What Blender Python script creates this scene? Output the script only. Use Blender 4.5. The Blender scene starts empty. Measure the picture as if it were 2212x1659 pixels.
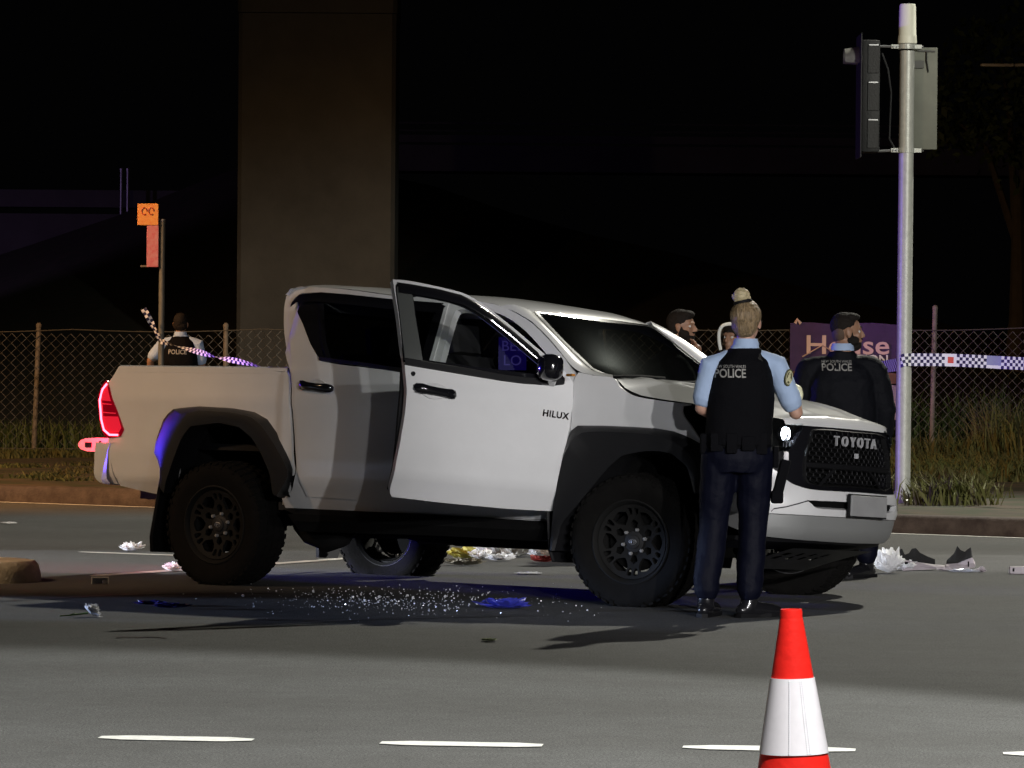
import bpy, bmesh, math, random
from mathutils import Vector, Matrix, noise
from mathutils.geometry import delaunay_2d_cdt
random.seed(7)
R = math.radians
sc = bpy.context.scene
COL = sc.collection

# ------------------------------------------------------------------ camera
CF, CH, CHOR, CROLL = 8761.67, 1.429, 765.84, .00815      # focal (2212 px wide picture), eye height, horizon row, roll
CXP, CYP = 1106.0, 829.5
PITCH = math.atan((CYP - CHOR) / CF)
_u0 = Vector((0, math.sin(PITCH), math.cos(PITCH)))
_f0 = Vector((0, math.cos(PITCH), -math.sin(PITCH)))
_r0 = Vector((1, 0, 0))
cr, sr = math.cos(CROLL), math.sin(CROLL)
CR = _r0 * cr + _u0 * sr
CU = _u0 * cr - _r0 * sr
cam_d = bpy.data.cameras.new('camera')
cam = bpy.data.objects.new('camera', cam_d)
COL.objects.link(cam)
M = Matrix((CR, CU, -_f0)).transposed().to_4x4()
M.translation = Vector((0, 0, CH))
cam.matrix_world = M
cam_d.sensor_width = 36
cam_d.lens = CF / 2212 * 36
cam_d.clip_start = .5
cam_d.clip_end = 2000
sc.camera = cam
EYE = Vector((0, 0, CH))


def ray(px, py):
    return _f0 + CR * ((px - CXP) / CF) + CU * (-(py - CYP) / CF)


def G(px, py, z=0.0):
    r = ray(px, py)
    return EYE + r * ((z - CH) / r.z)


def AT(px, py, Y):
    r = ray(px, py)
    return EYE + r * (Y / r.y)


# ------------------------------------------------------------------ night sky
world = bpy.data.worlds.new('World')
sc.world = world
world.use_nodes = True
nt = world.node_tree
bg = nt.nodes['Background']
bg.inputs[0].default_value = (.6, .6, .65, 1)
bg.inputs[1].default_value = .0010

# ------------------------------------------------------------------ lamps of the street and of the police vehicles, plus added fill spots
def lamp(name, typ, loc, color, power, size=.2, target=None, angle=90, blend=.5):
    d = bpy.data.lights.new(name, typ)
    o = bpy.data.objects.new(name, d)
    COL.objects.link(o)
    o.location = loc
    d.color = color
    d.energy = power
    d.shadow_soft_size = size
    if typ == 'SPOT':
        d.spot_size = R(angle)
        d.spot_blend = blend
    if target is not None:
        o.rotation_euler = (Vector(target) - Vector(loc)).to_track_quat('-Z', 'Y').to_euler()
    return o


# floodlight on a mast behind the camera to the right (throws the open door's shadow on the rear door)
for p_, w_, c_ in (((8.2, -5.2, 6.0), 12200, (1, .98, .97)), ((4.4, -5.4, 5.2), 6800, (.97, .97, 1)), ((11.5, -4.0, 4.4), 5000, (1, .96, .96))):
    lamp('flood_lamp', 'SPOT', p_, c_, w_, .15, (2.25, 22.2, 1.0), 13.6, .7)
# street lamp over the near lane
lamp('near_street_lamp', 'SPOT', (2.5, 9.0, 9.0), (.99, 1, .97), 9600, .12, (-.9, 12.6, 0), 54, .16)
# street lamp on the near side to the right: kerb, signal pole, fence and weeds
lamp('kerb_street_lamp', 'SPOT', (11, 13.0, 8.5), (1, .99, .88), 15500, .2, (4.6, 37, 2.2), 21, .6)
# street lamp beyond the truck, to the right: long shadows towards the camera
lamp('far_street_lamp', 'SPOT', (10.5, 43.5, 17.0), (1, .97, .84), 21000, .25, (1.5, 26, 0), 60, .5)
# sodium lamp to the left
lamp('sodium_street_lamp', 'SPOT', (-9, 21, 6.5), (1, .66, .40), 1700, .2, (-5.5, 31, 0.3), 85, .4)
lamp('sodium_street_lamp', 'SPOT', (-11, 36, 8.0), (1, .54, .24), 6500, .2, (-5.5, 43, 0.0), 88, .6)
# beacon and headlamps of a patrol car standing left of the truck
lamp('blue_beacon', 'SPOT', (-12, 32.8, 1.45), (.07, .04, 1), 5200, .04, (-1.5, 26.37, 1.6), 16.2, .15)
lamp('blue_beacon', 'SPOT', (-11.3, 31.5, 1.45), (.22, .10, 1), 3800, .06, (3.9, 36.0, 2.3), 24, .5)
lamp('blue_beacon', 'SPOT', (-11.1, 31.5, 1.45), (.30, .10, 1), 9000, .06, (5.6, 48.6, 1.9), 8, .8)
lamp('headlamp_and_fill', 'SPOT', (-12.3, 27.2, .62), (.84, .89, 1), 11000, .06, (0, 27.7, -1.75), 24, .15)
lamp('patrol_low_beam', 'SPOT', (-12.6, 23.1, .62), (.50, .64, 1), 6000, .05, (1.2, 22.3, -1.36), 16.5, .35)
lamp('headlamp_and_fill', 'SPOT', (11.5, 29.6, .65), (1, .97, .92), 6500, .06, (.5, 27.9, -1.25), 20, .2)  # extra low lamp on the right, added to brighten the litter
lamp('beam_fill_spot', 'SPOT', (-1.5, 66, 1.0), (.55, .25, 1), 900, .2, (6, 86, 6.5), 100, .4)  # violet spot added behind the pier to tint only the viaduct beam
lamp('wall_fill_spot', 'SPOT', (-16, 68, 5.0), (.62, .40, 1), 420, .2, (-9, 80, 4.0), 80, .5)  # another added violet spot, tints the retaining wall
sc.view_settings.view_transform = 'Standard'
sc.view_settings.look = 'None'
sc.view_settings.exposure = 0
sc.view_settings.gamma = 1
sc.render.engine = 'CYCLES'
sc.cycles.use_denoising = True
sc.cycles.max_bounces = 8
sc.cycles.sample_clamp_indirect = 4


# ------------------------------------------------------------------ helpers
def mat(name, col, rough=.6, metal=0, coat=0, var=0, vscale=8, bump=0, bscale=60, emit=None, estr=0, spec=.5, stretch=None, col2=None):
    m = bpy.data.materials.new(name)
    m.use_nodes = True
    n, l = m.node_tree.nodes, m.node_tree.links
    p = n['Principled BSDF']
    c = (*col, 1)
    p.inputs['Base Color'].default_value = c
    p.inputs['Roughness'].default_value = rough
    p.inputs['Metallic'].default_value = metal
    p.inputs['Coat Weight'].default_value = coat
    p.inputs['Coat Roughness'].default_value = .06
    p.inputs['Specular IOR Level'].default_value = spec
    tc = n.new('ShaderNodeTexCoord')
    src = tc.outputs['Object']
    if stretch:
        mp = n.new('ShaderNodeMapping')
        mp.inputs['Scale'].default_value = stretch
        l.new(src, mp.inputs[0])
        src = mp.outputs[0]
    if var:
        t = n.new('ShaderNodeTexNoise')
        t.inputs['Scale'].default_value = vscale
        t.inputs['Detail'].default_value = 6
        t.inputs['Roughness'].default_value = .65
        l.new(src, t.inputs['Vector'])
        r = n.new('ShaderNodeValToRGB')
        r.color_ramp.elements[0].position = .3
        r.color_ramp.elements[1].position = .7
        k = 1 - var
        lo = col2 if col2 else (col[0] * k, col[1] * k, col[2] * k)
        r.color_ramp.elements[0].color = (*lo, 1)
        r.color_ramp.elements[1].color = c
        l.new(t.outputs['Fac'], r.inputs[0])
        l.new(r.outputs[0], p.inputs['Base Color'])
    if bump:
        t = n.new('ShaderNodeTexNoise')
        t.inputs['Scale'].default_value = bscale
        t.inputs['Detail'].default_value = 4
        l.new(src, t.inputs['Vector'])
        b = n.new('ShaderNodeBump')
        b.inputs['Strength'].default_value = bump
        b.inputs['Distance'].default_value = .01
        l.new(t.outputs['Fac'], b.inputs['Height'])
        l.new(b.outputs[0], p.inputs['Normal'])
    if emit:
        p.inputs['Emission Color'].default_value = (*emit, 1)
        p.inputs['Emission Strength'].default_value = estr
    return m


def glassmat(name, tint, gloss=(.55, .6, .6), mixv=.12):
    m = bpy.data.materials.new(name)
    m.use_nodes = True
    n, l = m.node_tree.nodes, m.node_tree.links
    for x in list(n):
        if x.type != 'OUTPUT_MATERIAL':
            n.remove(x)
    out = [x for x in n if x.type == 'OUTPUT_MATERIAL'][0]
    t = n.new('ShaderNodeBsdfTransparent')
    t.inputs[0].default_value = (*tint, 1)
    g = n.new('ShaderNodeBsdfGlossy')
    g.inputs['Color'].default_value = (*gloss, 1)
    g.inputs['Roughness'].default_value = .04
    mx = n.new('ShaderNodeMixShader')
    lw = n.new('ShaderNodeFresnel')
    lw.inputs[0].default_value = 1.5
    l.new(lw.outputs[0], mx.inputs[0])
    l.new(t.outputs[0], mx.inputs[1])
    l.new(g.outputs[0], mx.inputs[2])
    l.new(mx.outputs[0], out.inputs[0])
    return m


def link(name, me, m=None, parent=None, smooth=False, angle=35):
    if m is not None:
        for mm in (m if isinstance(m, (list, tuple)) else [m]):
            me.materials.append(mm)
    if smooth:
        me.polygons.foreach_set('use_smooth', [True] * len(me.polygons))
        me.set_sharp_from_angle(angle=R(angle))
    o = bpy.data.objects.new(name, me)
    COL.objects.link(o)
    if parent is not None:
        o.parent = parent
    return o


def obj(name, bm, m=None, parent=None, smooth=False, angle=35, recalc=True):
    if recalc:
        bmesh.ops.recalc_face_normals(bm, faces=bm.faces)
    me = bpy.data.meshes.new(name)
    bm.to_mesh(me)
    bm.free()
    return link(name, me, m, parent, smooth, angle)


def tag(o, label=None, cat=None, group=None, kind=None):
    if label: o['label'] = label
    if cat: o['category'] = cat
    if group: o['group'] = group
    if kind: o['kind'] = kind
    return o


def empty(name, loc=(0, 0, 0), rz=0):
    o = bpy.data.objects.new(name, None)
    o.location = loc
    o.rotation_euler = (0, 0, rz)
    o.empty_display_size = .2
    COL.objects.link(o)
    return o


def copy_tree(o, parent=None):
    c = o.copy()
    COL.objects.link(c)
    if parent is not None:
        c.parent = parent
    for ch in list(o.children):
        copy_tree(ch, c)
    return c


def box(bm, c, s, rot=None, mi=0, bev=0):
    M4 = Matrix.Translation(Vector(c)) @ (rot.to_4x4() if rot else Matrix.Identity(4)) @ Matrix.Diagonal((s[0], s[1], s[2], 1))
    r = bmesh.ops.create_cube(bm, size=1, matrix=M4)
    vs = r['verts']
    fs = set(f for v in vs for f in v.link_faces)
    for f in fs: f.material_index = mi
    if bev:
        es = set(e for v in vs for e in v.link_edges)
        bmesh.ops.bevel(bm, geom=list(es), offset=bev, segments=2, affect='EDGES', profile=.6)
    return vs


def tube(bm, pts, r, seg=8, caps=True, mi=0, flat=1.0):
    pts = [Vector(p) for p in pts]
    n = len(pts)
    rr = r if isinstance(r, (list, tuple)) else [r] * n
    rings = []
    up = None
    for i, p in enumerate(pts):
        d = (pts[min(i + 1, n - 1)] - pts[max(i - 1, 0)]).normalized()
        if up is None:
            up = Vector((0, 0, 1)) if abs(d.z) < .9 else Vector((0, 1, 0))
        a = d.cross(up).normalized()
        b = a.cross(d).normalized()
        up = b
        rings.append([bm.verts.new(p + a * (math.cos(k * 2 * math.pi / seg) * rr[i]) + b * (math.sin(k * 2 * math.pi / seg) * rr[i] * flat)) for k in range(seg)])
    for i in range(n - 1):
        for k in range(seg):
            f = bm.faces.new((rings[i][k], rings[i][(k + 1) % seg], rings[i + 1][(k + 1) % seg], rings[i + 1][k]))
            f.material_index = mi
    if caps:
        for q in (rings[0][::-1], rings[-1]):
            f = bm.faces.new(q); f.material_index = mi
    return rings


def lathe(bm, prof, seg=48, axis='Y', c=(0, 0, 0), mi=0, close=True):
    """prof: list of (radius, along axis)"""
    c = Vector(c)
    rings = []
    for r, a in prof:
        ring = []
        for k in range(seg):
            t = 2 * math.pi * k / seg
            x, y = r * math.cos(t), r * math.sin(t)
            if axis == 'Y': v = Vector((x, a, y))
            elif axis == 'Z': v = Vector((x, y, a))
            else: v = Vector((a, x, y))
            ring.append(bm.verts.new(c + v))
        rings.append(ring)
    for i in range(len(rings) - 1):
        for k in range(seg):
            f = bm.faces.new((rings[i][k], rings[i][(k + 1) % seg], rings[i + 1][(k + 1) % seg], rings[i + 1][k]))
            f.material_index = mi
    if close:
        for q in (rings[0], rings[-1]):
            f = bm.faces.new(q); f.material_index = mi
    return rings


def loft(bm, rows, closed=False, mi=0):
    vr = [[bm.verts.new(Vector(p)) for p in r] for r in rows]
    for i in range(len(vr) - 1):
        m = len(vr[i])
        for k in range(m if closed else m - 1):
            a, b, c, d = vr[i][k], vr[i][(k + 1) % m], vr[i + 1][(k + 1) % m], vr[i + 1][k]
            try:
                f = bm.faces.new((a, b, c, d)); f.material_index = mi
            except ValueError:
                pass
    return vr


def resample(pts, n):
    pts = [Vector(p) for p in pts]
    L = [0]
    for a, b in zip(pts, pts[1:]): L.append(L[-1] + (b - a).length)
    out = []
    for i in range(n):
        t = L[-1] * i / (n - 1)
        j = 0
        while j < len(L) - 2 and L[j + 1] < t: j += 1
        k = (t - L[j]) / max(1e-9, L[j + 1] - L[j])
        out.append(pts[j].lerp(pts[j + 1], min(1, max(0, k))))
    return out


def spline(pts, closed=False, sub=5, corner=50):
    """Catmull-Rom that keeps corners sharper than `corner` degrees."""
    P = [Vector(p) for p in pts]
    n = len(P)
    out = []

    def ang(i):
        if not closed and (i == 0 or i == n - 1): return 180
        a = P[i] - P[i - 1]; b = P[(i + 1) % n] - P[i]
        if a.length < 1e-9 or b.length < 1e-9: return 0
        return math.degrees(a.angle(b))
    sharp = [ang(i) > corner for i in range(n)]
    for i in range(n if closed else n - 1):
        p1, p2 = P[i], P[(i + 1) % n]
        p0 = P[i - 1] if not sharp[i] else p1 * 2 - p2
        p3 = P[(i + 2) % n] if not sharp[(i + 1) % n] else p2 * 2 - p1
        d = (p2 - p1).length
        s = max(1, min(sub, int(d / .012)))
        for k in range(s):
            t = k / s
            out.append(.5 * ((2 * p1) + (p2 - p0) * t + (2 * p0 - 5 * p1 + 4 * p2 - p3) * t * t + (3 * p1 - p0 - 3 * p2 + p3) * t ** 3))
    if not closed: out.append(P[-1])
    return out


def inpoly(x, y, poly):
    c = False
    j = len(poly) - 1
    for i in range(len(poly)):
        xi, yi = poly[i][0], poly[i][1]; xj, yj = poly[j][0], poly[j][1]
        if (yi > y) != (yj > y) and x < (xj - xi) * (y - yi) / (yj - yi) + xi: c = not c
        j = i
    return c


def panel(name, outline, lift, m, parent=None, holes=(), step=.05, thick=.012, sm=True, corner=50, out=None, smooth=True, angle=40, xf=None):
    """A sheet cut to `outline` (2-D) and laid on the surface `lift(a,b)`, with its edge turned in by `thick`."""
    o = spline([Vector((*p, 0)) for p in outline], True, 5, corner) if sm else [Vector((*p, 0)) for p in outline]
    hs = [spline([Vector((*p, 0)) for p in h], True, 5, corner) if sm else [Vector((*p, 0)) for p in h] for h in holes]
    verts = [Vector((p[0], p[1])) for p in o]
    edges = [(i, (i + 1) % len(o)) for i in range(len(o))]
    loops = [list(range(len(o)))]
    for h in hs:
        b = len(verts)
        verts += [Vector((p[0], p[1])) for p in h]
        edges += [(b + i, b + (i + 1) % len(h)) for i in range(len(h))]
    x0, x1 = min(p[0] for p in o), max(p[0] for p in o)
    y0, y1 = min(p[1] for p in o), max(p[1] for p in o)
    bnd = list(verts)
    nx, ny = int((x1 - x0) / step) + 1, int((y1 - y0) / step) + 1
    for i in range(1, nx):
        for j in range(1, ny):
            x, y = x0 + i * step, y0 + j * step
            if inpoly(x, y, o) and not any(inpoly(x, y, h) for h in hs):
                if min((q.x - x) ** 2 + (q.y - y) ** 2 for q in bnd) > (step * .45) ** 2:
                    verts.append(Vector((x, y)))
    vo, eo, fo, ov, oe, of = delaunay_2d_cdt(verts, edges, [], 0, 1e-6)
    bm = bmesh.new()
    xf = xf or (lambda v: v)
    bv = [bm.verts.new(xf(Vector(lift(p.x, p.y)))) for p in vo]
    for f in fo:
        cx = sum(vo[i].x for i in f) / len(f); cy = sum(vo[i].y for i in f) / len(f)
        if inpoly(cx, cy, o) and not any(inpoly(cx, cy, h) for h in hs):
            bm.faces.new([bv[i] for i in f])
    bmesh.ops.delete(bm, geom=[v for v in bm.verts if not v.link_faces], context='VERTS')
    bm.normal_update()
    if out is not None:
        nrm = sum((f.normal for f in bm.faces), Vector())
        if nrm.dot(Vector(out)) < 0:
            bmesh.ops.reverse_faces(bm, faces=bm.faces)
            bm.normal_update()
    if thick:
        top = list(bm.faces)
        bed = [e for e in bm.edges if len(e.link_faces) == 1]
        vn = {v: v.normal.copy() for v in bm.verts}
        mp = {v: bm.verts.new(v.co - vn[v] * thick) for v in list(bm.verts)}
        for e in bed:
            f = e.link_faces[0]
            a, b = e.verts
            lo = [l.vert for l in f.loops]
            if lo[(lo.index(a) + 1) % len(lo)] == b: a, b = b, a
            bm.faces.new((a, b, mp[b], mp[a]))
        for f in top:
            bm.faces.new([mp[v] for v in reversed(f.verts)])
    me = bpy.data.meshes.new(name)
    bm.to_mesh(me)
    bm.free()
    return link(name, me, m, parent, smooth, angle)


def text(name, s, size, m, parent=None, ext=.004, mtx=None, xf=None, align='CENTER', bold=.0, spacing=1.0):
    c = bpy.data.curves.new(name, 'FONT')
    c.body = s
    c.size = size
    c.extrude = ext
    c.offset = bold
    c.resolution_u = 3
    c.align_x = align
    c.align_y = 'CENTER'
    c.space_character = spacing
    t = bpy.data.objects.new('tmp', c)
    COL.objects.link(t)
    dg = bpy.context.evaluated_depsgraph_get()
    me = bpy.data.meshes.new_from_object(t.evaluated_get(dg))
    bpy.data.objects.remove(t)
    for v in me.vertices:
        p = v.co.copy()
        if mtx: p = mtx @ p
        if xf: p = xf(p)
        v.co = p
    me.materials.clear()
    return link(name, me, m, parent)


def frame(x, y, o):
    """matrix with text x along x, y along y, at o"""
    x = Vector(x).normalized(); y = Vector(y).normalized(); z = x.cross(y).normalized(); y = z.cross(x)
    M3 = Matrix((x, y, z)).transposed().to_4x4()
    M3.translation = Vector(o)
    return M3


# ------------------------------------------------------------------ materials
WHITE = mat('white_paint', (.76, .76, .76), .30, 0, .8, .10, 1.7, 0)
BLACKP = mat('black_plastic', (.006, .006, .007), .6, bump=.1, bscale=300, spec=.2)
FLAREM = mat('flare_plastic', (.008, .008, .009), .48, bump=.1, bscale=300, spec=.4)
GLOSSB = mat('gloss_black', (.008, .008, .01), .12, 0, .6)
RUBBER = mat('tyre_rubber', (.0065, .006, .0055), .9, var=.4, vscale=20, bump=.2, bscale=80, spec=.12)
RIMM = mat('dark_alloy', (.007, .0068, .0065), .75, 0, spec=.2)
HOLE = mat('deep_black', (.003, .003, .003), .9, spec=.1)
CHROME = mat('chrome', (.75, .75, .78), .16, 1)
STEEL = mat('dull_steel', (.35, .35, .36), .4, .8, var=.3)
SILVER = mat('satin_silver', (.33, .335, .33), .45, .35)
CHASSIS = mat('chassis_black', (.006, .006, .006), .9, spec=.15, var=.5, vscale=6)
RUST = mat('rusty_steel', (.10, .045, .03), .8, var=.5, vscale=15)
DGLASS = glassmat('tinted_glass', (.10, .11, .115))
WGLASS = glassmat('windscreen_glass', (.14, .16, .15))
CGLASS = glassmat('clear_glass', (.75, .78, .76))
INTER = mat('cabin_trim', (.008, .008, .009), .85)
# ================================================================== THE PICKUP TRUCK
TH = 0.635500                                   # heading, clockwise from +X
TO = Vector((-1.82930018 + .9675 * math.sin(TH), 24.8503520 + .9675 * math.cos(TH), 0))
truck = empty('pickup_truck', TO, -TH)
tag(truck, 'white double cab pickup truck with its driver door open and tailgate down', 'pickup truck')
RHO = R(3.3)                                    # the body leans to the far side: a flat tyre there
HU, HW, HZ, PHI, LIFT = 2.66, -.90, .9, R(58), R(2.2)


def roll(v):
    y, z = v.y + .9, v.z - .8
    c, s = math.cos(RHO), math.sin(RHO)
    return Vector((v.x, y * c + z * s - .9, -y * s + z * c + .8))


def doorx(v):
    d = Vector((v.x - HU, v.y - HW, v.z - HZ))
    c, s = math.cos(LIFT), math.sin(LIFT)
    x, z = d.x * c + d.z * s, -d.x * s + d.z * c
    c, s = math.cos(PHI), math.sin(PHI)
    return roll(Vector((x * c - d.y * s + HU, x * s + d.y * c + HW, z + HZ)))


def lerp(T, x):
    if x <= T[0][0]: return T[0][1]
    for (a, b), (c, d) in zip(T, T[1:]):
        if x <= c: return b + (d - b) * (x - a) / (c - a)
    return T[-1][1]


def W(u, z):
    b = .925
    if z < .85: b -= .11 * ((.85 - max(z, .44)) / .35) ** 2
    if z > .95: b -= .02 * ((z - .95) / .38) ** 2 if z < 1.33 else .02 + (z - 1.33) * .40
    if u < .45: b -= .02
    b += .011 * math.exp(-((z - .655) / .045) ** 2) + .008 * math.exp(-((z - 1.135) / .045) ** 2) - .006 * math.exp(-((z - .92) / .12) ** 2)
    if u > 3.1: b -= .10 * ((u - 3.1) / .6) ** 2
    return b


FZ = [(.3, 3.86), (.38, 3.93), (.46, 4.02), (.60, 4.06), (.70, 4.05), (.74, 4.01), (1.04, 3.985), (1.09, 3.95), (1.14, 3.87), (1.2, 3.74)]


def F(w, z):
    a = abs(w)
    return lerp(FZ, z) - .22 * a * a - 2.2 * max(0, a - .45) ** 2


def side(k=0, s=-1):
    return lambda u, z: Vector((u, s * (W(u, z) + k), z))


def front(k=0):
    return lambda w, z: Vector((F(w, z) + k, w, z))


def WS(w, z): return 4.73 - 1.5 * z - .13 * w * w


OUTN = (0, -1, 0)
OUTF = (0, 1, 0)
arc_r = [(.504, .571), (.470, .698), (.404, .801), (.323, .903), (.217, .967), (.044, .993), (-.179, .967), (-.245, .893), (-.304, .760), (-.355, .627)]
arc_f = [(2.60, .38), (2.661, .459), (2.782, .584), (2.898, .708), (2.979, .794), (3.067, .857), (3.197, .882), (3.308, .887), (3.388, .877), (3.481, .808), (3.531, .654)]
tub_o = [(-.880, 1.335), (-.2, 1.328), (.50, 1.318), (.525, 1.275), (.562, 1.041), (.59, .782), (.595, .70), (.53, .58)] + arc_r[1:] + [(-.40, .545), (-.551, .543), (-.855, .588), (-.890, .697), (-.919, .816), (-.925, .884), (-.820, .899), (-.796, .940), (-.816, .980), (-.880, 1.10), (-.954, 1.234), (-.927, 1.262)]
lamp_o = [(-.952, 1.236), (-.880, 1.10), (-.816, .98), (-.796, .94), (-.820, .897), (-.925, .887), (-.975, .923), (-1.001, .99), (-1.018, 1.125), (-1.001, 1.207), (-.966, 1.248)]
cab_o = [(.313, 1.80), (.308, 1.772), (.326, 1.69), (.382, 1.555), (.470, 1.406), (.540, 1.30), (.575, 1.118), (.601, .923), (.62, .729), (.56, .60), (.459, .546), (.417, .488), (.62, .489), (1.535, .482), (2.50, .467), (2.585, .47), (2.60, .56), (2.612, .75), (2.625, .888), (2.645, 1.0), (2.65, 1.197), (2.645, 1.285), (2.60, 1.372), (2.456, 1.484), (2.359, 1.552), (2.246, 1.622), (2.10, 1.685), (1.93, 1.735), (1.6, 1.775), (1.173, 1.789), (.813, 1.826), (.485, 1.848), (.367, 1.845)]
fopen = [(1.66, .575), (1.655, 1.0), (1.66, 1.3), (1.655, 1.66), (1.69, 1.705), (1.93, 1.69), (2.08, 1.645), (2.22, 1.572), (2.33, 1.498), (2.42, 1.432), (2.55, 1.325), (2.575, 1.26), (2.57, 1.0), (2.54, .68), (2.50, .575)]
rhole = [(.80, 1.375), (.70, 1.48), (.61, 1.62), (.56, 1.74), (.60, 1.765), (.85, 1.755), (1.50, 1.70), (1.545, 1.67), (1.545, 1.33), (1.50, 1.325)]
rdoor_o = [(.667, .562), (.651, .628), (.632, .73), (.625, .859), (.604, 1.053), (.572, 1.248), (.495, 1.446), (.403, 1.609), (.366, 1.717), (.361, 1.785), (.412, 1.808), (.821, 1.796), (1.179, 1.765), (1.56, 1.748), (1.598, 1.73), (1.606, 1.5), (1.606, 1.25), (1.60, .95), (1.575, .70), (1.565, .56), (1.53, .545), (1.1, .552)]
rwin_o = [(.412, 1.775), (.425, 1.797), (.562, 1.806), (.820, 1.79), (1.19, 1.757), (1.55, 1.735), (1.575, 1.715), (1.58, 1.33), (1.560, 1.307), (1.40, 1.324), (1.068, 1.362), (.79, 1.386), (.745, 1.398), (.64, 1.488), (.535, 1.608), (.458, 1.69)]

for s, o in ((-1, OUTN), (1, OUTF)):
    q = roll
    t = panel('bed_side', tub_o, side(0, s), WHITE, truck, thick=.02, out=o, xf=q, step=.035)
    bm = bmesh.new()                                     # inner wall and top rail
    prof = [(W(0, 1.33) + .004, 1.30), (W(0, 1.33) + .004, 1.337), (W(0, 1.33) - .02, 1.345), (W(0, 1.33) - .06, 1.338), (W(0, 1.33) - .07, 1.30), (W(0, 1.33) - .07, 1.08), (W(0, 1.33) - .10, 1.08)]
    loft(bm, [[q(Vector((u, s * a, b))) for a, b in prof] for u in (-.872, -.5, -.1, .3, .495)])
    obj('bed_rail', bm, WHITE if s < 0 else BLACKP, truck, True)
    c = panel('cab_side', cab_o, side(0, s), WHITE, truck, holes=[fopen if s < 0 else [(u, z) for u, z in fopen if z > 1.2 or z < 1.2], rhole], thick=.05, out=o, xf=q, step=.07)
    rd = panel('rear_door', rdoor_o, side(.008, s), WHITE, truck, holes=[[(.80, 1.372), (.70, 1.475), (.61, 1.612), (.55, 1.745), (.60, 1.77), (.85, 1.76), (1.50, 1.705), (1.55, 1.68), (1.55, 1.325), (1.50, 1.32)]], thick=.018, out=o, xf=q, step=.035)
    tr = panel('window_trim', rwin_o, side(.012, s), GLOSSB, rd, holes=[[(.83, 1.395), (.74, 1.49), (.66, 1.62), (.62, 1.745), (.85, 1.737), (1.48, 1.69), (1.515, 1.67), (1.515, 1.35), (1.48, 1.342)]], thick=.01, out=o, xf=q)
    gl = panel('window_glass', [(.80, 1.385), (.71, 1.485), (.63, 1.62), (.59, 1.75), (.85, 1.745), (1.50, 1.70), (1.53, 1.67), (1.53, 1.34), (1.48, 1.335)], side(.002, s), DGLASS, rd, thick=0, out=o, xf=q, step=.2)
    bm = bmesh.new()
    loft(bm, [[q(Vector((u + a, s * (W(u, z) + b), z))) for a, b in ((0, .012), (.012, .022), (.035, .022), (.045, .012))] for u, z in ((.60, 1.75), (.655, 1.62), (.72, 1.49), (.79, 1.40))])
    obj('quarter_bar', bm, GLOSSB, rd, True)
    bm = bmesh.new()                                     # smoked weather shield
    loft(bm, [[q(Vector((u, s * (W(u, z + dz) + b), z + dz))) for dz, b in ((0, .014), (-.012, .035), (-.05, .045), (-.062, .04))] for u, z in ((.40, 1.78), (.45, 1.807), (.6, 1.812), (.82, 1.797), (1.19, 1.765), (1.57, 1.742))])
    obj('weather_shield', bm, GLOSSB, rd, True)
    bm = bmesh.new()
    loft(bm, [[q(Vector((u, s * (W(u, z) + b), z + dz))) for dz, b in ((.016, .014), (.014, .026), (-.006, .028), (-.01, .012))] for u, z in ((.755, 1.392), (.8, 1.388), (1.068, 1.364), (1.40, 1.327), (1.56, 1.31), (1.585, 1.308))])
    obj('belt_moulding', bm, BLACKP, rd, True)


def door_handle(u, z, parent, xf, s=-1):
    """black pull handle over a scooped cup"""
    L = .26
    bm = bmesh.new()
    w = lambda k: s * (W(u, z) + k)
    pts = [(0, .012, .014), (.012, .028, .026), (.045, .040, .030), (.08, .044, .024), (.14, .048, .022), (.19, .044, .024), (.225, .038, .028), (.252, .026, .024), (.262, .012, .012)]
    rings = []
    for a, k, h in pts:
        zz = z - a * .085
        rings.append([bm.verts.new(xf(Vector((u + a, w(k) + s * .012 * math.cos(t), zz + h * math.sin(t))))) for t in [i * math.pi / 5 for i in range(10)]])
    for A, B in zip(rings, rings[1:]):
        for k in range(10): bm.faces.new((A[k], A[(k + 1) % 10], B[(k + 1) % 10], B[k]))
    bm.faces.new(rings[0]); bm.faces.new(rings[-1])
    h = obj('door_handle', bm, GLOSSB, parent, True)
    bm = bmesh.new()
    lathe(bm, [(.075, .0), (.07, .006), (.05, .001), (.02, -.004), (.001, -.005)], 28, 'Y', (0, 0, 0), close=False)
    for v in bm.verts:
        v.co = xf(Vector((u + .13 + v.co.x * 1.1, w(.0075) + s * v.co.y, z - .012 + v.co.z * .62)))
    obj('handle_cup', bm, WHITE, parent, True)


rear_near = [o for o in truck.children if o.name.startswith('rear_door')][0]
door_handle(.63, 1.236, rear_near, roll)

# open driver door -------------------------------------------------
fd_o = [(1.537, 1.762), (1.609, 1.765), (1.739, 1.757), (1.935, 1.733), (2.013, 1.710), (2.089, 1.670), (2.191, 1.604), (2.292, 1.533), (2.380, 1.466), (2.456, 1.412), (2.556, 1.337), (2.611, 1.28), (2.625, 1.244), (2.622, 1.145), (2.615, 1.02), (2.60, .833), (2.602, .649), (2.604, .56), (2.59, .524), (2.336, .516), (1.927, .517), (1.60, .526), (1.580, .56), (1.578, .65), (1.584, .75), (1.596, .869), (1.606, .98), (1.607, 1.078), (1.600, 1.174), (1.585, 1.276), (1.571, 1.367), (1.560, 1.539), (1.545, 1.687)]
fw_in = [(1.672, 1.302), (1.655, 1.45), (1.640, 1.60), (1.634, 1.695), (1.70, 1.70), (1.871, 1.683), (1.985, 1.657), (2.07, 1.617), (2.165, 1.555), (2.262, 1.486), (2.36, 1.412), (2.45, 1.345), (2.50, 1.298), (2.46, 1.275), (2.307, 1.277), (2.0, 1.285), (1.779, 1.295)]
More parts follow.
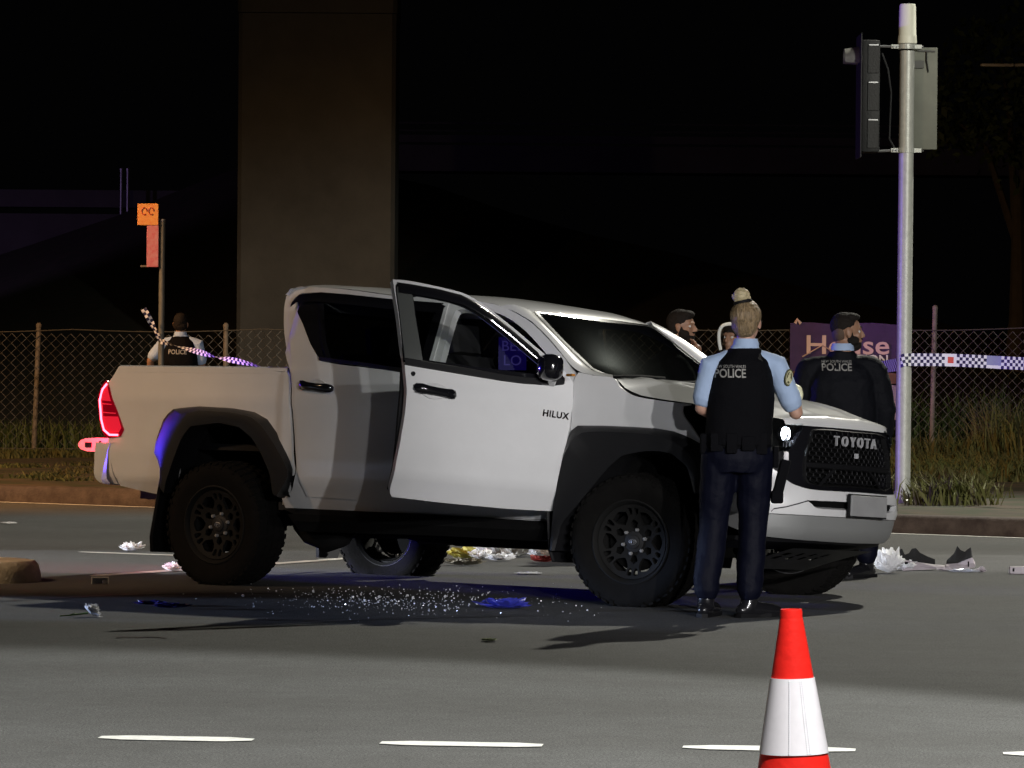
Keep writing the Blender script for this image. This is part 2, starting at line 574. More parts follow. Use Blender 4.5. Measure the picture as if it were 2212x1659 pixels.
fd = panel('driver_door', fd_o, side(.008), WHITE, truck, holes=[fw_in], thick=.045, out=OUTN, xf=doorx, step=.035)
fd['label'] = 'driver door standing wide open'
panel('window_trim', [(1.578, 1.289), (1.571, 1.367), (1.562, 1.539), (1.55, 1.70), (1.556, 1.738), (1.61, 1.742), (1.737, 1.735), (1.933, 1.710), (2.006, 1.688), (2.078, 1.65), (2.178, 1.586), (2.275, 1.516), (2.362, 1.45), (2.45, 1.383), (2.55, 1.305), (2.565, 1.272), (2.52, 1.262), (2.307, 1.255), (1.976, 1.268), (1.779, 1.278)],
      side(.0125), GLOSSB, fd, holes=[[(1.69, 1.315), (1.676, 1.45), (1.663, 1.60), (1.655, 1.675), (1.70, 1.68), (1.865, 1.665), (1.975, 1.64), (2.06, 1.60), (2.155, 1.54), (2.252, 1.47), (2.35, 1.397), (2.43, 1.337), (2.46, 1.307), (2.40, 1.296), (2.0, 1.303), (1.8, 1.31)]], thick=.01, out=OUTN, xf=doorx)
panel('pillar_cover', [(1.582, 1.30), (1.574, 1.42), (1.565, 1.56), (1.556, 1.70), (1.56, 1.725), (1.64, 1.70), (1.65, 1.68), (1.66, 1.55), (1.678, 1.40), (1.69, 1.30)], side(.017), mat('matt_grey_cover', (.07, .075, .07), .6), fd, thick=.006, out=OUTN, xf=doorx)
panel('window_glass', [(1.66, 1.29), (1.645, 1.45), (1.632, 1.60), (1.628, 1.70), (1.70, 1.707), (1.875, 1.69), (1.99, 1.664), (2.08, 1.62), (2.17, 1.56), (2.27, 1.49), (2.37, 1.415), (2.47, 1.335), (2.5, 1.29), (2.3, 1.27), (2.0, 1.28)], side(-.02), CGLASS, fd, thick=0, out=OUTN, xf=doorx, step=.2)
bm = bmesh.new()
loft(bm, [[doorx(Vector((u, -(W(u, z) + b), z + dz))) for dz, b in ((.030, .012), (.026, .026), (-.006, .028), (-.012, .01))] for u, z in ((1.58, 1.285), (1.779, 1.272), (1.976, 1.26), (2.174, 1.248), (2.307, 1.244), (2.5, 1.25), (2.56, 1.262))])
obj('belt_moulding', bm, BLACKP, fd, True)
bm = bmesh.new()
loft(bm, [[doorx(Vector((u, -(W(u, z + dz) + b), z + dz))) for dz, b in ((-.006, .014), (-.018, .034), (-.055, .044), (-.066, .04))] for u, z in ((1.56, 1.755), (1.65, 1.752), (1.80, 1.742), (1.95, 1.722), (2.03, 1.692), (2.12, 1.642), (2.25, 1.55), (2.4, 1.435))])
obj('weather_shield', bm, GLOSSB, fd, True)
door_handle(1.64, 1.152, fd, doorx)
bm = bmesh.new()
lathe(bm, [(.013, .0), (.013, .008), (.006, .008), (.005, .002)], 16, 'Y')
for v in bm.verts: v.co = doorx(Vector((1.638 + v.co.x, -(W(1.64, 1.23) + .008) - v.co.y, 1.228 + v.co.z)))
obj('keyhole', bm, BLACKP, fd, True)
# inner trim of the open door
panel('inner_trim', [(1.60, .56), (1.60, 1.26), (2.55, 1.24), (2.55, .56)], side(-.075), INTER, fd, thick=.03, out=OUTN, xf=doorx, step=.2)
# mirror
mi = empty('mirror')
mi.parent = fd
bm = bmesh.new()


def mirror_body(bm, grow=0):
    rings = []
    for a, ry, rz in ((0, .02, .035), (.02, .055, .06), (.07, .075, .074), (.13, .08, .078), (.18, .07, .070), (.205, .05, .05), (.215, .02, .025)):
        rings.append([Vector((2.425 + (ry + grow) * .85 * math.copysign(abs(math.cos(t)) ** .7, math.cos(t)) + .03 * a, -(W(2.4, 1.3) + .01 + a * .9), 1.335 + (rz + grow) * math.copysign(abs(math.sin(t)) ** .7, math.sin(t)))) for t in [i * math.pi / 8 for i in range(16)]])
    vr = [[bm.verts.new(doorx(p)) for p in r] for r in rings]
    for A, B in zip(vr, vr[1:]):
        for k in range(16): bm.faces.new((A[k], A[(k + 1) % 16], B[(k + 1) % 16], B[k]))
    bm.faces.new(vr[0]); bm.faces.new(vr[-1])


bpy.data.objects.remove(mi)
mirror_body(bm)
mh = obj('mirror', bm, GLOSSB, fd, True)
bm = bmesh.new()
tube(bm, [doorx(Vector((2.49, -W(2.5, 1.3) + .0, 1.27))), doorx(Vector((2.47, -W(2.5, 1.3) - .06, 1.275))), doorx(Vector((2.455, -W(2.5, 1.3) - .12, 1.285)))], [.04, .032, .03], 10)
obj('mirror_arm', bm, GLOSSB, mh, True)
bm = bmesh.new()
box(bm, (0, 0, 0), (.02, .09, .013))
for v in bm.verts: v.co = doorx(Vector((2.54 + v.co.x, -(W(2.4, 1.3) + .16) + v.co.y, 1.30 + v.co.z)))
obj('turn_signal', bm, mat('amber_lens', (.5, .2, .02), .2), mh)
# door badge: six letters, the last one tucked in behind the wing
bx = (Vector((2.419, -W(2.4, 1.08) - .009, 1.078)), Vector((2.625, -W(2.6, 1.06) - .009, 1.068)))
mt = frame((bx[1] - bx[0]), (0, 0, 1), (bx[0] + bx[1]) / 2)
text('badge_lettering', 'HILUX', .052, GLOSSB, fd, .004, mt, doorx, bold=.0016, spacing=1.12)

# roof, windscreen, pillars ---------------------------------------
bm = bmesh.new()
rows = []
for ue, ze, we, uc, zc in ((.318, 1.795, .725, .29, 1.815), (.35, 1.835, .715, .33, 1.868), (.45, 1.850, .700, .45, 1.885), (.81, 1.83, .705, .81, 1.868), (1.17, 1.792, .718, 1.2, 1.838), (1.6, 1.778, .725, 1.66, 1.812), (1.93, 1.737, .742, 1.99, 1.768), (2.02, 1.716, .745, 2.10, 1.738), (2.10, 1.700, .66, 2.165, 1.715), (2.128, 1.690, .64, 2.195, 1.692)):
    row = []
    for i in range(25):
        t = -1 + 2 * i / 24
        t = math.copysign(abs(t) ** .8, t)
        row.append(roll(Vector((ue + (uc - ue) * (1 - t * t), t * we, ze + (zc - ze) * (1 - abs(t) ** 3.2)))))
    rows.append(row)
loft(bm, rows)
rf = obj('roof', bm, WHITE, truck, True, 60)
bm = bmesh.new()
rows = []
for i in range(9):
    t = i / 8
    z = 1.70 - t * .39
    we = lerp([(1.30, .60), (1.33, .70), (1.36, .712), (1.44, .70), (1.54, .681), (1.70, .622)], z)
    rows.append([roll(Vector((WS(we * k / 8, z), we * k / 8, z - .012 * (1 - (k / 8) ** 2) * t * t * 3))) for k in range(-8, 9)])
loft(bm, rows)
ws = obj('windscreen', bm, WGLASS, truck, True)
bm = bmesh.new()
fr = [rows[0], rows[-1]]
edge = list(rows[0]) + [r[-1] for r in rows[1:-1]] + list(reversed(rows[-1])) + [r[0] for r in reversed(rows[1:-1])]
cen = sum(edge, Vector()) / len(edge)
loft(bm, [[p + Vector((.004, 0, .003)) for p in edge], [p + (cen - p).normalized() * .035 + Vector((.0045, 0, .0035)) for p in edge]], closed=True)
obj('windscreen_seal', bm, GLOSSB, ws, True)
bm = bmesh.new()
for a, b in (((-.62, .0), (-.1, .02)), ((.0, .0), (.5, .03))):
    p0 = Vector((WS(a[0], 1.325) + .02, a[0], 1.325)); p1 = Vector((WS(b[0], 1.345) + .02, b[0], 1.345))
    tube(bm, [roll(p0), roll((p0 + p1) / 2 + Vector((.004, 0, .006))), roll(p1)], .009, 6)
obj('wiper', bm, BLACKP, ws)
for s in (-1, 1):
    outer = [(1.98, 1.722), (2.10, 1.692), (2.246, 1.630), (2.359, 1.560), (2.456, 1.492), (2.60, 1.380), (2.68, 1.332), (2.79, 1.315), (2.925, 1.302)]
    inner = [(.640, 1.705), (.632, 1.690), (.655, 1.61), (.673, 1.56), (.690, 1.49), (.708, 1.40), (.714, 1.35), (.695, 1.325), (.62, 1.306)]
    bm = bmesh.new()
    rows = []
    for (u, z), (w, z2) in zip(resample([(*p, 0) for p in outer], 20), []) if False else zip([p[:2] for p in resample([(*p, 0) for p in outer], 20)], [p[:2] for p in resample([(*p, 0) for p in inner], 20)]):
        A = Vector((u, s * W(u, z), z)); B = Vector((WS(w, z2) + .003, s * w, z2))
        mid = (A + B) / 2 + Vector((.006, s * .016, .022))
        rows.append([roll(A + Vector((0, -s * .05, -.02))), roll(A), roll(A.lerp(mid, .55) + Vector((0, s * .004, .003))), roll(mid), roll(mid.lerp(B, .6) + Vector((0, 0, .003))), roll(B), roll(B + Vector((-.03, -s * .02, -.02)))])
    loft(bm, rows)
    obj('windscreen_pillar', bm, WHITE, truck, True, 60)

# bonnet -----------------------------------------------------------
ZC = [(2.72, 1.325), (2.80, 1.325), (3.0, 1.312), (3.2, 1.288), (3.4, 1.255), (3.6, 1.212), (3.75, 1.172), (3.85, 1.137)]
ZE = [(2.72, 1.31), (2.93, 1.298), (2.975, 1.251), (3.085, 1.204), (3.245, 1.180), (3.46, 1.163), (3.6, 1.13)]


def hood(u, t):
    """t in -1..1 across; returns local point"""
    we = lerp([(2.72, .60), (2.80, .72), (2.93, .865), (3.1, .895), (3.3, .90), (3.46, .865), (3.6, .79), (3.75, .69), (3.86, .58)], u)
    zc = lerp(ZC, u)
    ze = lerp([(2.72, 1.308), (2.86, 1.302), (2.93, 1.290), (2.99, 1.245), (3.085, 1.206), (3.245, 1.182), (3.46, 1.160), (3.6, 1.140), (3.75, 1.118), (3.86, 1.098)], u)
    a = abs(t)
    z = ze + (zc - ze) * (1 - a ** 2.6)
    z += .012 * math.exp(-((a - .62) / .07) ** 2) * min(1, (3.85 - u) * 3) + .006 * math.exp(-((a - .30) / .05) ** 2)
    return Vector((u, t * we, z))


bm = bmesh.new()
rows = []
us = [2.72, 2.76, 2.80, 2.86, 2.93, 2.99, 3.05, 3.12, 3.2, 3.3, 3.4, 3.46, 3.53, 3.6, 3.68, 3.75, 3.81, 3.86]
TT = [math.copysign(abs(k / 16) ** .85, k) for k in range(-16, 17)]
for u in us: rows.append([roll(hood(u, t) + Vector((0, 0, 0))) for t in TT])
for k, zz in ((.25, 1.122), (.5, 1.105), (.8, 1.085), (1, 1.068)):
    row = []
    for t in TT:
        p = hood(3.86, t)
        w = p.y * (1 - .05 * k)
        q = Vector((F(w, 1.085) + .012, w, min(zz, p.z)))
        f = k ** .55
        row.append(roll(Vector((p.x + (q.x - p.x) * f, w, p.z + (q.z - p.z) * k))))
    rows.append(row)
loft(bm, rows)
bn = obj('bonnet', bm, WHITE, truck, True, 60)
for s in (-1, 1):                                         # dark shut line along the bonnet edge
    bm = bmesh.new()
    loft(bm, [[roll(hood(u, s) + Vector((0, s * a, b))) for a, b in ((.004, .003), (.006, -.008))] for u in (2.90, 2.93, 2.99, 3.05, 3.12, 3.2, 3.3, 3.4, 3.46)])
    obj('shut_line', bm, HOLE, bn)
bm = bmesh.new()                                         # cowl under the windscreen
loft(bm, [[roll(Vector((WS(w, 1.30) + k, w, z))) for w in [x * .1 for x in range(-6, 7)]] for k, z in ((-.02, 1.318), (.03, 1.318), (.06, 1.312))])
obj('cowl', bm, BLACKP, truck, True)

wing_o = [(2.66, 1.197), (2.655, 1.285), (2.68, 1.330), (2.79, 1.313), (2.925, 1.300), (2.978, 1.249), (3.085, 1.200), (3.245, 1.176), (3.455, 1.158), (3.405, 1.148), (3.408, 1.10), (3.455, 1.04), (3.51, .968), (3.56, .91), (3.54, .84)] + arc_f[::-1][1:] + [(2.60, .50), (2.608, .65), (2.615, .764), (2.63, .888), (2.652, 1.0)]
for s, o in ((-1, OUTN), (1, OUTF)):
    wg = panel('wing', wing_o, side(0, s), WHITE, truck, thick=.02, out=o, xf=roll, step=.05)
    wg['label'] = 'front wing over the wheel'

# wheel arch flares, liners, mud flaps ------------------------------
rfA = [(.489, .548), (.556, .626), (.602, .698), (.564, .794), (.476, .909), (.367, 1.023), (.262, 1.066), (.089, 1.087), (-.171, 1.094), (-.380, 1.076), (-.455, 1.026), (-.513, .891), (-.527, .798), (-.476, .713), (-.45, .60)]
rfB = [(.540, .557), (.590, .625), (.629, .692), (.579, .772), (.494, .880), (.386, .990), (.306, 1.034), (.151, 1.058), (-.109, 1.065), (-.254, 1.039), (-.311, .971), (-.358, .891), (-.390, .798), (-.400, .718), (-.405, .60)]
rfC = arc_r[:] + [(-.37, .55)]
ffA = [(2.36, .27), (2.42, .36), (2.486, .444), (2.549, .579), (2.584, .702), (2.620, .863), (2.651, .999), (2.710, 1.023), (2.890, 1.026), (3.113, 1.022), (3.257, 1.016), (3.366, 1.001), (3.459, .967), (3.562, .916), (3.60, .84), (3.60, .70)]
ffA = [(2.60, .30)] + [(2.60, .50), (2.602, .702), (2.622, .863), (2.651, .985), (2.710, 1.023), (2.890, 1.026), (3.113, 1.022), (3.257, 1.016), (3.366, 1.001), (3.459, .967), (3.562, .916), (3.605, .84), (3.60, .66)]
ffB = [(2.59, .30), (2.60, .50), (2.625, .70), (2.66, .85), (2.72, .945), (2.79, .985), (2.92, .99), (3.12, .986), (3.25, .98), (3.35, .965), (3.43, .93), (3.51, .87), (3.55, .80), (3.56, .66)]
ffC = [(2.62, .30)] + arc_f[1:]


def flare(A, B, Cc, s, nm='wheel_arch_flare'):
    n = 36
    A2 = resample([(*p, 0) for p in A], n); B2 = resample([(*p, 0) for p in B], n); C2 = resample([(*p, 0) for p in Cc], n)
    bm = bmesh.new()
    rows = []
    for a, b, c in zip(A2, B2, C2):
        wa = W(a.x, max(a.y, .62))
        wb = .992 if b.x < 3.2 else .992 - .10 * ((b.x - 3.2) / .5) ** 2
        m = b.lerp(c, .5)
        rows.append([roll(Vector((p[0], s * p[2], p[1]))) for p in ((a.x, a.y, wa - .03), (a.x, a.y, wa + .012), (a.x * .5 + b.x * .5, a.y * .5 + b.y * .5, (wa + wb) / 2 + .014), (b.x, b.y, wb), (m.x, m.y, wb + .004), (c.x, c.y, wb - .006), (c.x, c.y, wb - .03), (c.x, c.y, .78))])
    loft(bm, rows)
    return obj(nm, bm, FLAREM, truck, True, 30)


for s in (-1, 1):
    flare(rfA, rfB, rfC, s)
    flare(ffA, ffB, ffC, s)
    for cx, arc in ((0, arc_r), (3.085, arc_f)):
        bm = bmesh.new()
        A_ = resample([(u, z, 0) for u, z in arc], 24)
        c0 = sum(A_, Vector()) / len(A_)
        rows = []
        for w, k in ((.90, 1.0), (.86, 1.06), (.45, 1.06)):
            rows.append([roll(Vector((c0.x + (p.x - c0.x) * k, s * w, c0.y + (p.y - c0.y) * k))) for p in A_])
        vr = loft(bm, rows)
        bm.faces.new(vr[-1])
        obj('wheel_liner', bm, CHASSIS, truck, True)
    for u0, zt, zb, w0, w1, lean in ((-.47, .66, .185, .955, .69, -.04), (2.55, .55, .235, .96, .70, .02)):
        bm = bmesh.new()
        rows = []
        for k in range(6):
            t = k / 5
            u = u0 + lean * (t - .5) * 2 * (1 if u0 < 0 else 1)
            z = zt + (zb - zt) * t
            inset = .03 * max(0, t - .85) / .15
            rows.append([roll(Vector((u + a, s * w, z))) for a, w in ((0, w0 - inset), (.012, w0 - .01 - inset), (.012, w1 + inset), (0, w1 + inset), (-.012, w1 + inset), (-.012, w0 - .01 - inset))])
        vr = loft(bm, rows, closed=True)
        bm.faces.new(vr[0]); bm.faces.new(vr[-1][::-1])
        obj('mud_flap', bm, BLACKP, truck, True)

# tail: lamps, bumper, tailgate -------------------------------------
REDL = mat('red_lens', (.42, .005, .012), .12, 0, .6, emit=(1, .02, .05), estr=.60)
REDG = mat('lit_light_guide', (1, .2, .2), .3, emit=(1, .05, .08), estr=14)
REDC = mat('dark_red_lens', (.10, .002, .006), .08, 0, .7, emit=(1, .0, .03), estr=.14)
for s, o in ((-1, OUTN), (1, OUTF)):
    tl = panel('tail_light', lamp_o, side(.006, s), REDC, truck, thick=.09, out=o, xf=roll, step=.04)
    bm = bmesh.new()
    tube(bm, [roll(Vector((u, s * (W(-.9, z) + .010), z))) for u, z in ((-.955, 1.225), (-.985, 1.19), (-.997, 1.12), (-.983, 1.0), (-.958, .935), (-.91, .905), (-.84, .905))], .0065, 8)
    obj('light_guide', bm, REDG, tl, True)
    bm = bmesh.new()
    for z, ua, ub in ((1.10, -1.0, -.885), (1.045, -.995, -.85)):
        tube(bm, [roll(Vector((ua + .02, s * (W(-.9, z) + .009), z))), roll(Vector((ub - .015, s * (W(-.9, z) + .009), z - .005)))], .004, 6)
    obj('lens_rib', bm, REDL, tl)
    for nm, po in (('upper_lens', [(-.95, 1.205), (-.905, 1.115), (-.985, 1.12), (-.98, 1.18)]), ('lower_lens', [(-.975, 1.02), (-.845, 1.02), (-.815, .95), (-.835, .92), (-.92, .92), (-.965, .96)])):
        panel(nm, po, side(.009, s), REDL, tl, thick=.004, out=o, xf=roll)
for s in (-1, 1):
    lp = lamp('tail_lamp_light', 'SPOT', roll(Vector((-1.03, s * .93, 1.0))), (1, .02, .06), 34, .04, roll(Vector((-1.25, s * .66, .84))), 75, .5)
    lp.parent = truck
bm = bmesh.new()
prof = [(-1.0, .858), (-1.035, .852), (-1.05, .80), (-1.055, .68), (-1.05, .63), (-1.02, .60), (-.90, .592)]
rows = []
for w in (-.905, -.88, -.84, -.75, -.5, 0, .5, .75, .84, .88, .905):
    k = max(0, (abs(w) - .82) / .085)
    rows.append([roll(Vector((u + .13 * k * k * (1 if i < 6 else 0), w, z))) for i, (u, z) in enumerate(prof)])
vr = loft(bm, rows)
obj('rear_bumper', bm, WHITE, truck, True, 50)
for s, o in ((-1, OUTN), (1, OUTF)):
    be = panel('bumper_end', [(-1.029, .857), (-.925, .852), (-.90, .723), (-.87, .598), (-1.02, .603), (-1.048, .64), (-1.04, .747)], side(.0, s), WHITE, truck, thick=.05, out=o, xf=roll)
bm = bmesh.new()
rows = []
for x, h in ((0, .043), (-.30, .043), (-.40, .040), (-.44, .030), (-.462, .012)):
    rows.append([(x, h), (x, -h)])
pr = [(-.90 + x, .845 + h) for x, h in ((0, .043), (-.30, .045), (-.40, .040), (-.44, .028), (-.46, .008), (-.462, -.008), (-.44, -.030), (-.38, -.043), (-.2, -.045), (0, -.043))]
a = [bm.verts.new(roll(Vector((u, -.70, z)))) for u, z in pr]; b = [bm.verts.new(roll(Vector((u, .70, z)))) for u, z in pr]
for k in range(len(pr)): bm.faces.new((a[k], a[(k + 1) % len(pr)], b[(k + 1) % len(pr)], b[k]))
bm.faces.new(a); bm.faces.new(b[::-1])
tg = obj('tailgate', bm, WHITE, truck, True, 30)
tg['label'] = 'lowered tailgate glowing red beside the tail light'
for x, z, sx, sz in ((-1.27, .845, .05, .03), (-1.17, .845, .012, .05), (-1.10, .84, .02, .04), (-1.06, .85, .012, .045)):
    bm = bmesh.new(); box(bm, roll(Vector((x, -.703, z))), (sx, .012, sz))
    obj('tailgate_latch', bm, BLACKP, tg)
bm = bmesh.new()
tube(bm, [roll(Vector((-.93, -.73, 1.0))), roll(Vector((-1.0, -.72, .93))), roll(Vector((-1.04, -.715, .86)))], .008, 6)
obj('tailgate_stay', bm, BLACKP, tg)
bm = bmesh.new()
box(bm, (-.2, 0, .85), (1.4, 1.6, .04)); box(bm, (.50, 0, 1.08), (.03, 1.66, .48))
for v in bm.verts: v.co = roll(v.co)
obj('bed_floor', bm, BLACKP, truck)
bm = bmesh.new()
for r in ((-.55, .56), (-.72, .55)):
    box(bm, (r[0], 0, r[1]), (.06, 1.1, .06))
tube(bm, [(-.70, -.48, .62), (-.85, -.46, .56), (-.97, -.44, .54), (-1.0, -.40, .54)], .03, 10)
tube(bm, [(-.60, -.60, .50), (-.55, -.62, .42), (-.52, -.66, .40)], .03, 10)
box(bm, (-.80, -.5, .56), (.34, .05, .09))
for v in bm.verts: v.co = roll(v.co)
obj('tow_bar', bm, RUST, truck)

# cab interior -----------------------------------------------------
bm = bmesh.new()
box(bm, (1.5, 0, .50), (2.2, 1.6, .05)); box(bm, (2.62, 0, .9), (.05, 1.6, .72)); box(bm, (.62, 0, .9), (.05, 1.6, .9))
for v in bm.verts: v.co = roll(v.co)
obj('cab_floor', bm, INTER, truck)
bm = bmesh.new()
rows = [[roll(Vector((u, w, z))) for w in (-.80, -.70, -.35, 0, .35, .70, .80)] for u, z in ((2.70, 1.27), (2.60, 1.31), (2.45, 1.325), (2.32, 1.30), (2.28, 1.2), (2.30, .95), (2.36, .6))]
loft(bm, rows)
obj('dashboard', bm, INTER, truck, True)
bm = bmesh.new()
for w in (-.68, .68):
    rows = [[roll(Vector((u, w, z))) for u in (.40,)] for z in (1.35, 1.8)]
loft(bm, [[roll(Vector((u, w, z))) for w in (-.84, -.80, -.5, 0, .5, .80, .84)] for u, z in ((.56, .9), (.56, 1.30), (.50, 1.38))])
loft(bm, [[roll(Vector((u, w, z))) for w in (-.70, -.5, 0, .5, .70)] for u, z in ((.36, 1.70), (.315, 1.80))])
for s in (-1, 1):
    loft(bm, [[roll(Vector((u + .02, s * w, z))) for w in (W(.4, z) - .01, W(.4, z) - .16)] for u, z in ((.50, 1.38), (.40, 1.55), (.34, 1.70))])
obj('cab_back_wall', bm, WHITE, truck, True)
bm = bmesh.new()
loft(bm, [[roll(Vector((u, w, z))) for w in (-.66, 0, .66)] for u, z in ((.49, 1.38), (.42, 1.52), (.355, 1.72))])
obj('rear_window', bm, DGLASS, truck, True)


def seat(u, w, width=.50):
    bm = bmesh.new()
    def pad(pts, wid, th):
        rows = []
        for i, (x, z, k) in enumerate(pts):
            rows.append([roll(Vector((x + a * k[0], w + b, z + a * k[1]))) for a, b in ((th, -wid * .42), (th, wid * .42), (th * .3, wid * .5), (-th, wid * .46), (-th, -wid * .46), (th * .3, -wid * .5))])
        vr = loft(bm, rows, closed=True)
        bm.faces.new(vr[0]); bm.faces.new(vr[-1][::-1])
    pad([(u + .42, .84, (0, 1)), (u + .25, .83, (0, 1)), (u + .05, .80, (0, 1)), (u - .02, .80, (0, 1))], width, .07)
    pad([(u, .82, (1, 0)), (u - .06, 1.1, (1, .2)), (u - .13, 1.35, (1, .2)), (u - .16, 1.43, (1, .3))], width * .95, .06)
    pad([(u - .165, 1.46, (1, .2)), (u - .18, 1.53, (1, .2)), (u - .19, 1.62, (1, .3))], width * .5, .045)
    return bm


for u, w in ((1.62, -.38), (1.62, .38)):
    obj('front_seat', seat(u, w), INTER, truck, True)
obj('rear_bench', seat(.86, 0, 1.35), INTER, truck, True)
bm = bmesh.new()
cc = roll(Vector((2.20, -.38, 1.20)))
for k in range(25):
    pass
pts = [cc + Vector((.06 * math.sin(t), .185 * math.cos(t), .175 * math.sin(t))) for t in [i * 2 * math.pi / 28 for i in range(29)]]
tube(bm, pts, .014, 8, caps=False)
tube(bm, [cc + Vector((.0, -.18, 0)), cc, cc + Vector((0, .18, 0))], .016, 6)
obj('steering_wheel', bm, INTER, truck, True)
# blue lettering reflected in the glass, imitated by a faintly glowing panel
NB = mat('reflection_glow', (.01, .008, .06), .6, emit=(.08, .03, 1), estr=.035)
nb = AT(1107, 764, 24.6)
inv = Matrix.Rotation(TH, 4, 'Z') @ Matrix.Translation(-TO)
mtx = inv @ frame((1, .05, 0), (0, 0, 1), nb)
text('reflection_lettering', 'BEL\nLO', .088, mat('reflection_text_glow', (.06, .05, .2), .6, emit=(.25, .2, 1), estr=.10), truck, .001, mtx, None)
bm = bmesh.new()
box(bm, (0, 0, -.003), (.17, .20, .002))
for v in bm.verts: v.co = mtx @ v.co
obj('reflection_panel', bm, NB, truck)

# chassis ---------------------------------------------------------
bm = bmesh.new()
for s in (-1, 1):
    box(bm, (1.5, s * .42, .50), (4.7, .09, .15))
for u in (-.7, -.2, .7, 1.5, 2.2, 3.4): box(bm, (u, 0, .50), (.08, .84, .10))
box(bm, (1.55, .18, .40), (.9, .34, .20), bev=.03)
tube(bm, [(1.0, .1, .38), (.3, .05, .36), (.0, 0, .38)], .04, 8)
tube(bm, [(2.0, .34, .36), (1.3, .36, .34), (.6, .36, .34), (.3, .38, .42)], .035, 8)
for v in bm.verts: v.co = roll(v.co)
obj('chassis_frame', bm, CHASSIS, truck)
bm = bmesh.new()
rows = []
for u, zt, zb in ((.50, .485, .42), (.58, .485, .35), (1.0, .483, .355), (1.6, .482, .358), (2.3, .468, .352), (2.50, .466, .365), (2.57, .466, .43)):
    rows.append([roll(Vector((u, w, z))) for w, z in ((-.845, zt - .003), (-.875, zt - .03), (-.87, zb + .06), (-.80, zb), (-.60, zb), (-.60, zt - .003))])
vr = loft(bm, rows, closed=True)
bm.faces.new(vr[0]); bm.faces.new(vr[-1])
obj('side_step', bm, CHASSIS, truck, True, 30)
bm = bmesh.new()
tube(bm, [roll(Vector((.42, -.62, .40))), roll(Vector((.52, -.62, .35))), roll(Vector((.66, -.62, .315))), roll(Vector((.76, -.62, .34))), roll(Vector((.82, -.62, .38)))], [.05, .08, .085, .075, .05], 12)
obj('under_tank', bm, CHASSIS, truck, True)
bm = bmesh.new()
tube(bm, [(0, -.75, .39), (0, -.2, .39), (0, .2, .36), (0, .75, .33)], [.045, .05, .05, .045], 10)
lathe(bm, [(.02, -.12), (.12, -.10), (.15, 0), (.12, .10), (.02, .12)], 16, 'X', (0, .1, .375))
obj('rear_axle', bm, CHASSIS, truck, True)
bm = bmesh.new()
tube(bm, [(3.085, -.75, .39), (3.085, -.3, .45), (3.085, .3, .45), (3.085, .75, .38)], .035, 8)
obj('front_axle', bm, CHASSIS, truck, True)
# ---- front: grille, lamps, bumper ---------------------------------
FOUT = (1, 0, 0)
LOGO = mat('badge_letter_metal', (.62, .62, .64), .3, .35)
surr_o = [(-.44, 1.075), (-.36, 1.075), (0, 1.075), (.36, 1.075), (.44, 1.075), (.50, 1.0), (.545, .93), (.60, .91), (.625, .86), (.61, .79), (.56, .745), (.49, .715), (.36, .708), (0, .710), (-.36, .708), (-.49, .715), (-.56, .745), (-.61, .79), (-.625, .86), (-.60, .91), (-.545, .93), (-.50, 1.0)]
gr_h = [(-.36, 1.052), (0, 1.054), (.36, 1.052), (.415, 1.0), (.455, .92), (.470, .85), (.475, .78), (.455, .745), (.36, .728), (0, .732), (-.36, .728), (-.455, .745), (-.475, .78), (-.470, .85), (-.455, .92), (-.415, 1.0)]
sg = panel('grille_surround', surr_o, front(.0), GLOSSB, truck, holes=[gr_h], thick=.07, out=FOUT, xf=roll, step=.04)
panel('grille_backing', [(w * 1.03, .89 + (z - .89) * 1.03) for w, z in gr_h], front(-.055), HOLE, truck, thick=0, out=FOUT, xf=roll, step=.1)
bm = bmesh.new()
gf = spline([Vector((*p, 0)) for p in gr_h], True, 4)
loft(bm, [[roll(Vector((F(p.x * k, .89 + (p.y - .89) * k) + d, p.x * k, .89 + (p.y - .89) * k))) for p in gf] for k, d in ((1.0, -.02), (.998, .010), (.975, .012), (.965, -.02))], closed=True)
obj('grille_frame', bm, mat('dark_chrome', (.10, .10, .105), .25, .9), sg, True, 30)
bm = bmesh.new()
ins = [(w * .97, .89 + (z - .89) * .96) for w, z in gr_h]
hx = .030
for j in range(-12, 13):
    for i in range(-20, 21):
        w = (i + .5 * (j % 2)) * hx * 1.9; z = .89 + j * hx * .82
        c = [(w + hx * .95 * math.cos(R(60 * k + 30)), z + hx * .55 * math.sin(R(60 * k + 30))) for k in range(6)]
        for k in (0, 1, 2):
            a, b = c[k], c[k + 1]
            if inpoly(a[0], a[1], ins) and inpoly(b[0], b[1], ins):
                A = roll(Vector((F(*a) - .018, *a))); B = roll(Vector((F(*b) - .018, *b)))
                tube(bm, [A, B], .0035, 4, caps=False)
gm = obj('grille_mesh', bm, BLACKP, sg); gm['kind'] = 'stuff'
bm = bmesh.new()
loft(bm, [[roll(Vector((F(w, z) + d, w, z + (0 if abs(w) < .44 else 0)))) for w in [x * .046 for x in range(-10, 11)]] for z, d in ((.866, -.03), (.862, .0), (.858, .006), (.836, .006), (.83, 0), (.826, -.03))])
for s in (-1, 1):
    loft(bm, [[roll(Vector((F(w, z) - .004 + d, s * w, z))) for w, z in ((.17, .832), (.24, .79), (.305, .742), (.33, .732))] for d in (0,)] + [[roll(Vector((F(w, z) - .004, s * w, z))) for w, z in ((.205, .832), (.275, .79), (.34, .742), (.365, .732))]])
obj('grille_bar', bm, BLACKP, sg, True)
for i, ch in enumerate('TOYOTA'):
    w = .030 + (i - 2.5) * .083
    mt = frame((-.02 if w < 0 else -.03, 1, 0), (0, 0, 1), (F(w, .99) + .004, w, .990))
    text('grille_letter', ch, .082, LOGO, sg, .006, mt, roll, bold=.0008)
bm = bmesh.new()
for v in box(bm, (F(.03, .92) + .0, .03, .915), (.02, .022, .03), bev=.004): pass
